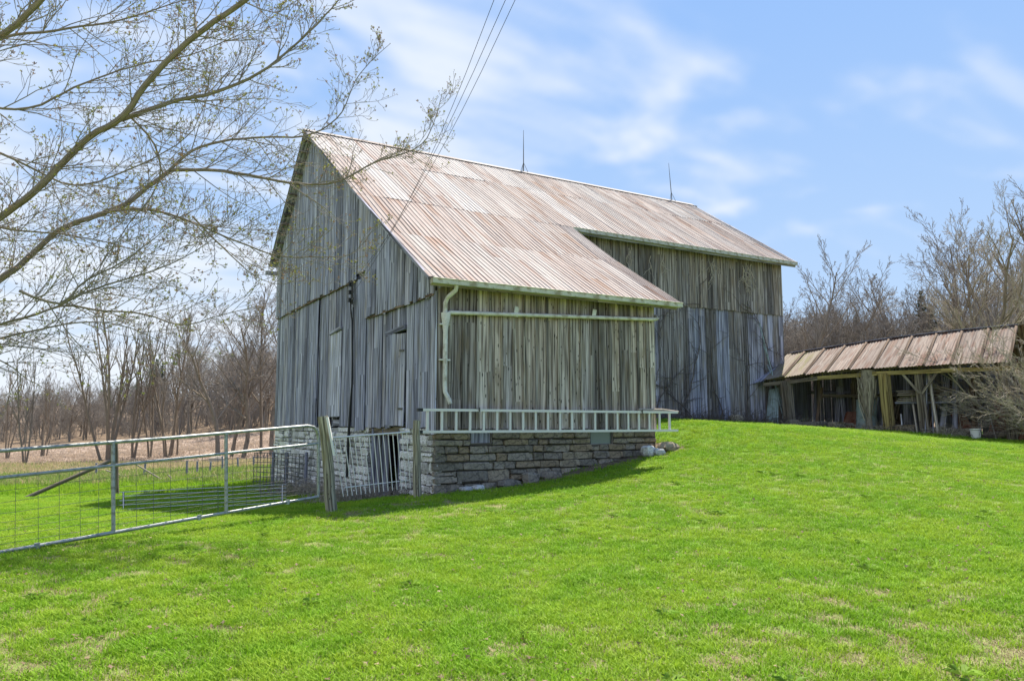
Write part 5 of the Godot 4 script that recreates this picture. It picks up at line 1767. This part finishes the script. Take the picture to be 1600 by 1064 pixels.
func build_woods() -> void:
	var r := RandomNumberGenerator.new()
	r.seed = 151
	var tall := {"n": [13, 6, 5, 3], "len": 0.40, "ang": 0.62, "up": 0.13, "wob": 0.16, "thin": 0.010, "bare": 0.30}
	var slim := {"n": [12, 5, 4, 3], "len": 0.30, "ang": 0.42, "up": 0.16, "wob": 0.09, "thin": 0.010, "bare": 0.35}
	var broad := {"n": [10, 8, 6, 4], "len": 0.52, "ang": 0.78, "up": 0.07, "wob": 0.22, "thin": 0.010, "bare": 0.25}
	var brush := {"n": [8, 5, 4], "len": 0.42, "ang": 0.7, "up": 0.10, "wob": 0.22, "thin": 0.009, "bare": 0.12}
	var V := [tree_meshes(1, 12.0, 0.17, tall), tree_meshes(2, 12.5, 0.15, tall), tree_meshes(3, 12.0, 0.11, slim), tree_meshes(4, 12.0, 0.22, broad), tree_meshes(5, 11.0, 0.20, broad)]
	var clump := [tree_meshes(6, 11.5, 0.13, slim, 6, 0.30), tree_meshes(7, 11.0, 0.12, slim, 4, 0.08), tree_meshes(8, 11.0, 0.10, slim, 3, 0.10)]
	var shrub := [tree_meshes(9, 4.2, 0.035, brush, 7, 0.5), tree_meshes(10, 5.0, 0.04, brush, 5, 0.35)]
	var pine := conifer_meshes(11, 12.0)
	# ---- trees that stand out on the pasture side: [px, distance, kind, height, label, name]
	var stand := [[168, 57, clump[0], 12.2, "many-stemmed bare tree fanning out in the field beyond the braced post", "multi_stem_tree", ""], [263, 60, clump[1], 12.5, "tight clump of straight bare stems in the field beyond the gate", "multi_stem_tree", ""],
		[208, 59, clump[2], 12.0, "taller bare tree of three thin stems beside the fanning one", "multi_stem_tree", "few-stemmed trees in the field"], [235, 60, clump[2], 10.5, "shorter bare tree of three thin stems beside the tight clump", "multi_stem_tree", "few-stemmed trees in the field"], [12, 66, clump[2], 9.0, "slim bare tree standing apart at the far side of the field", "multi_stem_tree", ""], [68, 70, clump[1], 8.5, "low clump of straight bare stems standing apart past the field", "multi_stem_tree", ""], [40, 52, clump[2], 8.6, "low bare tree of three thin stems apart at the field side", "multi_stem_tree", "few-stemmed trees in the field"],
		[341, 55, V[3], 11.2, "bare tree on the field edge, fifth from the barn corner", "bare_tree", "bare trees near the barn's field corner"], [361, 58, V[0], 11.6, "bare tree on the field edge, fourth from the barn corner", "bare_tree", "bare trees near the barn's field corner"], [379, 57, V[4], 11.0, "bare tree on the field edge, third from the barn corner", "bare_tree", "bare trees near the barn's field corner"],
		[408, 60, V[1], 13.2, "bare tree on the field edge, second from the barn corner", "bare_tree", "bare trees near the barn's field corner"], [425, 58, V[3], 12.4, "bare tree on the field edge, first from the barn corner", "bare_tree", "bare trees near the barn's field corner"], [277, 61, V[2], 9.0, "bare tree on the field edge, sixth from the barn corner", "bare_tree", "bare trees near the barn's field corner"]]
	for si in stand.size():
		var q: Array = stand[si]
		var dd: float = q[1]
		var p := on_ground(at(q[0], 690, dd).x, dd, -0.05)
		var s: float = q[3] / 12.0
		tree_thing(q[5], q[2], M.bark_grey, M.twig, q[4], q[6], p, r.randf() * TAU, Vector3(s, s, s))
	# ---- edge of the wood behind the field
	for k in 44:
		var px := r.randf_range(-120, 440)
		var dd := r.randf_range(104, 128) if px > 250.0 else r.randf_range(110, 132)
		var p := on_ground(at(px, 690, dd).x, dd, -0.1)
		var s := r.randf_range(0.75, 1.15) if px > 250.0 else r.randf_range(0.45, 0.78)
		tree_thing("wood_edge_tree", V[r.randi() % 5], M.bark_grey, M.twig, "bare tree along the edge of the wood behind the field", "bare trees at the edge of the wood", p, r.randf() * TAU, Vector3(s, s, s))
	# ---- trees behind the shed
	var behind := [[1256, 66, 0, 16.5], [1322, 70, 3, 15.0], [1298, 78, 1, 13.0], [1405, 72, 0, 16.2], [1446, 70, 2, 14.0], [1374, 80, 4, 13.5], [1500, 64, 1, 15.0], [1482, 74, 0, 14.4], [1560, 58, 3, 15.0], [1535, 66, 4, 14.0], [1236, 80, 1, 12.0], [1345, 84, 0, 13.5], [1425, 86, 2, 13.5], [1592, 60, 0, 15.0], [1275, 90, 3, 13.0]]
	for k in 34:
		behind.append([r.randf_range(1190, 1720), r.randf_range(70, 110), r.randi() % 5, r.randf_range(9.5, 13.5)])
	for q in behind:
		var dd: float = q[1]
		var p := on_ground(at(q[0], 660, dd).x, dd, -0.1)
		var s: float = q[3] / 12.0 * (0.9 if q[0] < 1500.0 else 1.0)
		tree_thing("woodland_tree", V[q[2]], M.bark_grey, M.twig, "bare tree of the wood rising behind the rusty shed roof", "bare trees behind the shed", p, r.randf() * TAU, Vector3(s, s, s))
	for q in [[1452, 82, 13.5], [1466, 86, 12.5], [1347, 88, 11.5], [1330, 92, 10.0], [1506, 84, 12.5], [1395, 95, 11.0]]:
		var p := on_ground(at(q[0], 660, q[1]).x, q[1], -0.1)
		var s: float = q[2] / 12.0
		tree_thing("pine_tree", pine, M.bark_grey, M.needle, "dark green pine among the bare trees behind the shed", "pines behind the shed", p, r.randf() * TAU, Vector3(s, s, s))
	for q in [[240, 205, 15.0], [249, 210, 14.0], [233, 215, 13.0]]:
		var p := on_ground(at(q[0], 660, q[1]).x, q[1], -0.1)
		var s: float = q[2] / 12.0
		tree_thing("pine_tree", pine, M.bark_grey, M.needle, "dark green pine topping the wood behind the field", "pines above the field", p, r.randf() * TAU, Vector3(s, s, s))
	# ---- the rest of the wood, one mass
	var xs := []
	var cs := []
	for k in 4:
		var e: Array[Transform3D] = []
		xs.append(e)
		cs.append(PackedColorArray())
	for k in 1350:
		var left := r.randf() < 0.42
		var px := r.randf_range(-200, 520) if left else r.randf_range(1150, 1800)
		var dd := r.randf_range(66, 140)
		if left:
			dd = r.randf_range(112, 185) if px > 250.0 else r.randf_range(116, 175)
		var x := at(px, 660, dd).x
		var kind := r.randi() % 2 + (2 if r.randf() < 0.55 else 0)
		var s := r.randf_range(0.75, 1.15)
		if not left:
			s *= 0.9
		elif px < 250.0:
			s *= 0.62
		xs[kind].append(Transform3D(Basis(Vector3.UP, r.randf() * TAU).scaled(Vector3(s, s, s)), on_ground(x, dd, -0.1)))
		var g := r.randf_range(0.8, 1.15)
		cs[kind].append(Color(0.235 * g, 0.21 * g, 0.185 * g, 1.0))
	var wm := mat(Color(1, 1, 1), 0.95)
	wm.vertex_color_use_as_albedo = true
	var src := [joined(V[0]), joined(V[3]), joined(shrub[0]), joined(shrub[1])]
	for k in 4:
		scatter("far_wood", ["far wood of bare brown trees on the rise", "far wood of broad bare trees on the rise", "brown undergrowth of the far wood", "tall brown saplings of the far wood"][k], src[k], xs[k], cs[k], wm, "wood")
	# ---- bare tree and pale bushes crowding the shed's outer end
	var near_prm := {"n": [14, 8, 6, 4], "len": 0.46, "ang": 0.62, "up": 0.10, "wob": 0.20, "thin": 0.006, "bare": 0.15}
	var nt := tree_meshes(21, 11.5, 0.19, near_prm, 3, 0.14)
	tree_thing("shed_side_tree", nt, M.bark_grey, M.twig, "tall bare tree standing past the brushy end of the shed", "", on_ground(23.2, 33.0, -0.1), 0.4, Vector3(1.12, 1.12, 1.12))
	tree_thing("shed_side_tree", tree_meshes(24, 10.0, 0.14, near_prm, 2, 0.10), M.bark_grey, M.twig_pale, "shorter pale-twigged bare tree behind the brushy end of the shed", "", on_ground(18.8, 29.8, -0.1), 1.4, Vector3(0.8, 0.8, 0.8))
	var bush_prm := {"n": [12, 7, 5], "len": 0.42, "ang": 0.55, "up": -0.02, "wob": 0.16, "thin": 0.004, "bare": 0.15, "fine": true}
	var bush := tree_meshes(22, 3.4, 0.035, bush_prm, 11, 0.95)
	var bp := [[14.6, 21.0, 1.0, 0.0], [15.6, 22.4, 1.25, 1.9], [15.3, 20.2, 0.9, 3.6], [17.0, 25.0, 1.3, 5.0]]
	for q in bp:
		var o := thing("arching_bush", "pale arching leafless bush hanging over the end of the shed", "bush", on_ground(q[0], q[1], -0.05), q[3], "pale bushes at the shed's end")
		o.scale = Vector3(q[2], q[2], q[2])
		part(o, "stems", bush[0], M.twig_pale)
		part(o, "twigs", bush[1], M.twig_pale)

func joined(meshes: Array) -> ArrayMesh:
	var st := SurfaceTool.new()
	st.append_from(meshes[0], 0, Transform3D())
	st.append_from(meshes[1], 0, Transform3D())
	return st.commit()

# ---- the budding tree whose limbs reach in from beside the camera
func build_big_tree() -> void:
	var r := RandomNumberGenerator.new()
	r.seed = 171
	var base := on_ground(-11.6, 11.1, -0.1)
	var tree := thing("budding_tree", "large spring tree with budding twigs reaching across the sky beside the barn", "tree", base)
	var trunk := MB.new()
	var top := base + Vector3(0.4, 7.5, -0.3)
	trunk.tube(PackedVector3Array([base, base + Vector3(0.05, 1.0, 0), base + Vector3(0.15, 2.6, -0.05), base + Vector3(0.3, 5.0, -0.2), top]), PackedFloat32Array([0.36, 0.27, 0.23, 0.18, 0.1]), 12)
	wpart(tree, "trunk", trunk.mesh(), M.bark)
	# limbs: [first distance, last distance, first radius, last radius, photo points]
	var limbs := [
		[7.9, 6.9, 0.070, 0.030, [[-420, 640], [-150, 445], [0, 338], [54, 298], [135, 217], [189, 185], [235, 122], [307, 54], [383, 0], [470, -70]]],
		[7.4, 7.9, 0.036, 0.006, [[189, 187], [271, 158], [334, 144], [406, 113], [469, 63], [528, 0], [560, -50]]],
		[8.1, 8.9, 0.066, 0.034, [[-420, 655], [-150, 540], [0, 437], [40, 405], [90, 361], [140, 340], [194, 320], [230, 292], [266, 266]]],
		[8.6, 9.6, 0.030, 0.005, [[266, 266], [334, 266], [397, 275], [456, 286], [523, 285], [586, 253], [654, 230], [678, 190], [690, 148]]],
		[8.6, 9.4, 0.026, 0.004, [[262, 268], [300, 235], [340, 222], [379, 216], [430, 214], [478, 212], [528, 183], [555, 126], [580, 95], [609, 68]]],
		[8.4, 9.0, 0.024, 0.004, [[160, 332], [220, 326], [289, 343], [361, 374], [433, 399], [496, 401], [550, 397], [586, 352]]],
		[7.7, 8.6, 0.048, 0.005, [[-420, 640], [-160, 560], [0, 507], [56, 491], [99, 477], [155, 485], [225, 491], [282, 508], [338, 494], [395, 480]]],
		[6.8, 6.4, 0.060, 0.035, [[-420, 560], [-180, 270], [-40, 90], [20, 42], [63, 0], [110, -50]]],
		[7.0, 7.6, 0.026, 0.004, [[-60, 110], [0, 60], [80, 48], [180, 32], [270, 5], [330, -20]]],
		[7.3, 8.0, 0.022, 0.003, [[-80, 215], [0, 240], [60, 268], [120, 290], [200, 265], [290, 215], [320, 160], [335, 135]]],
		[7.8, 8.3, 0.020, 0.003, [[-80, 330], [0, 356], [100, 366], [170, 380], [240, 398], [289, 399]]],
		[7.3, 7.9, 0.022, 0.003, [[30, 455], [95, 475], [130, 440], [190, 410], [240, 372], [300, 330]]],
		[7.5, 8.0, 0.020, 0.003, [[-60, 545], [0, 528], [60, 515], [130, 503], [200, 512], [290, 555], [300, 556]]],
		[7.2, 7.9, 0.018, 0.003, [[-80, 540], [0, 562], [30, 585], [55, 600]]],
		[7.6, 8.1, 0.018, 0.003, [[90, 478], [150, 450], [260, 415], [330, 375], [365, 335]]],
		[6.9, 7.3, 0.020, 0.003, [[307, 54], [303, 20], [302, -20]]],
		[8.7, 9.2, 0.016, 0.003, [[300, 338], [340, 380], [372, 410], [400, 432], [440, 445], [470, 430]]],
		[7.2, 7.9, 0.018, 0.003, [[-40, 160], [40, 170], [130, 130], [220, 100], [300, 85], [420, 30], [440, 10]]],
		[7.6, 8.2, 0.016, 0.003, [[200, 180], [230, 210], [250, 250], [240, 300], [200, 350], [160, 410], [130, 470]]]]
	var tw := MB.new()
	var tips := []
	for li in limbs.size():
		var q: Array = limbs[li]
		var px: Array = q[4]
		var c := Curve3D.new()
		var n := px.size()
		var raw := PackedVector3Array()
		for k in n:
			raw.append(at(px[k][0], px[k][1], 1.35 * lerpf(q[0], q[1], float(k) / (n - 1))))
		if px[0][0] == -420:
			raw[0] = base + Vector3(0.2, raw[0].y * 0.75, -0.1)
		for k in n:
			var tg := (raw[mini(k + 1, n - 1)] - raw[maxi(k - 1, 0)]) * 0.18
			c.add_point(raw[k], -tg, tg)
		var len := c.get_baked_length()
		var steps := maxi(8, int(len / 0.16))
		var pts := PackedVector3Array()
		var rr := PackedFloat32Array()
		for k in steps + 1:
			var f := float(k) / steps
			pts.append(c.sample_baked(f * len) + Vector3(r.randf_range(-1, 1), r.randf_range(-1, 1), r.randf_range(-1, 1)) * 0.006)
			rr.append(1.02 * lerpf(q[2], q[3], pow(f, 0.8)))
		var lm := MB.new()
		lm.tube(pts, rr, 8 if q[2] > 0.03 else 6)
		wpart(tree, "limb", lm.mesh(), M.bark)
		# side branches
		var prm := {"n": [6, 3], "len": 0.45, "ang": 0.75, "up": 0.10, "wob": 0.22, "thin": 0.0026, "bare": 0.12, "fine": true}
		var cnt := int(len * (7.8 if q[2] > 0.03 else 7.2))
		for k in cnt:
			var f := lerpf(0.05, 1.0, (k + r.randf()) / cnt)
			var j := clampi(int(f * steps), 1, steps - 1)
			var p := pts[j]
			var ax := (pts[j + 1] - pts[j - 1]).normalized()
			var side := ax.cross(Vector3(r.randf_range(-1, 1), r.randf_range(-1, 1), r.randf_range(-1, 1))).normalized()
			var a := r.randf_range(0.5, 1.1)
			var l := r.randf_range(0.45, 1.6) * (1.0 - 0.55 * f)
			if p.x < -4.0:
				l *= 1.15
			var dir := (ax * cos(a) + side * sin(a) + Vector3(0.1, 0.05, 0)).normalized()
			grow(tw, tw, r, p, dir, l, clampf(rr[j] * 0.5, 0.0045, 0.009), 0, prm, tips)
		tips.append(pts[steps])
	wpart(tree, "crown", tw.mesh(), M.twig)
	# buds and small opening leaves at the twig ends
	var bm := MB.new()
	for k in 5:
		var a := TAU * k / 5.0
		var o := Vector3(cos(a), 0.9, sin(a))
		var s := Vector3(-sin(a), 0, cos(a)) * 0.35
		bm.tri(Vector3.ZERO, o * 0.6 + s, o * 1.15)
		bm.tri(Vector3.ZERO, o * 1.15, o * 0.6 - s)
	var mm := MultiMesh.new()
	mm.transform_format = MultiMesh.TRANSFORM_3D
	mm.use_colors = true
	mm.mesh = bm.mesh()
	mm.instance_count = tips.size()
	var inv := tree.transform.affine_inverse()
	for k in tips.size():
		var s := r.randf_range(0.009, 0.018) if r.randf() < 0.75 else r.randf_range(0.018, 0.03)
		var t := Transform3D(Basis(Vector3(r.randf_range(-1, 1), r.randf_range(-1, 1), r.randf_range(-1, 1)).normalized(), r.randf() * 2.0).scaled(Vector3(s, s, s)), tips[k])
		mm.set_instance_transform(k, inv * t)
		mm.set_instance_color(k, Color(0.30, 0.30, 0.06) * r.randf_range(0.7, 1.3) if r.randf() < 0.55 else Color(0.26, 0.17, 0.11) * r.randf_range(0.7, 1.3))
	var o := MultiMeshInstance3D.new()
	o.name = "buds"
	o.multimesh = mm
	o.material_override = M.bud
	o.set_meta("kind", "stuff")
	tree.add_child(o)
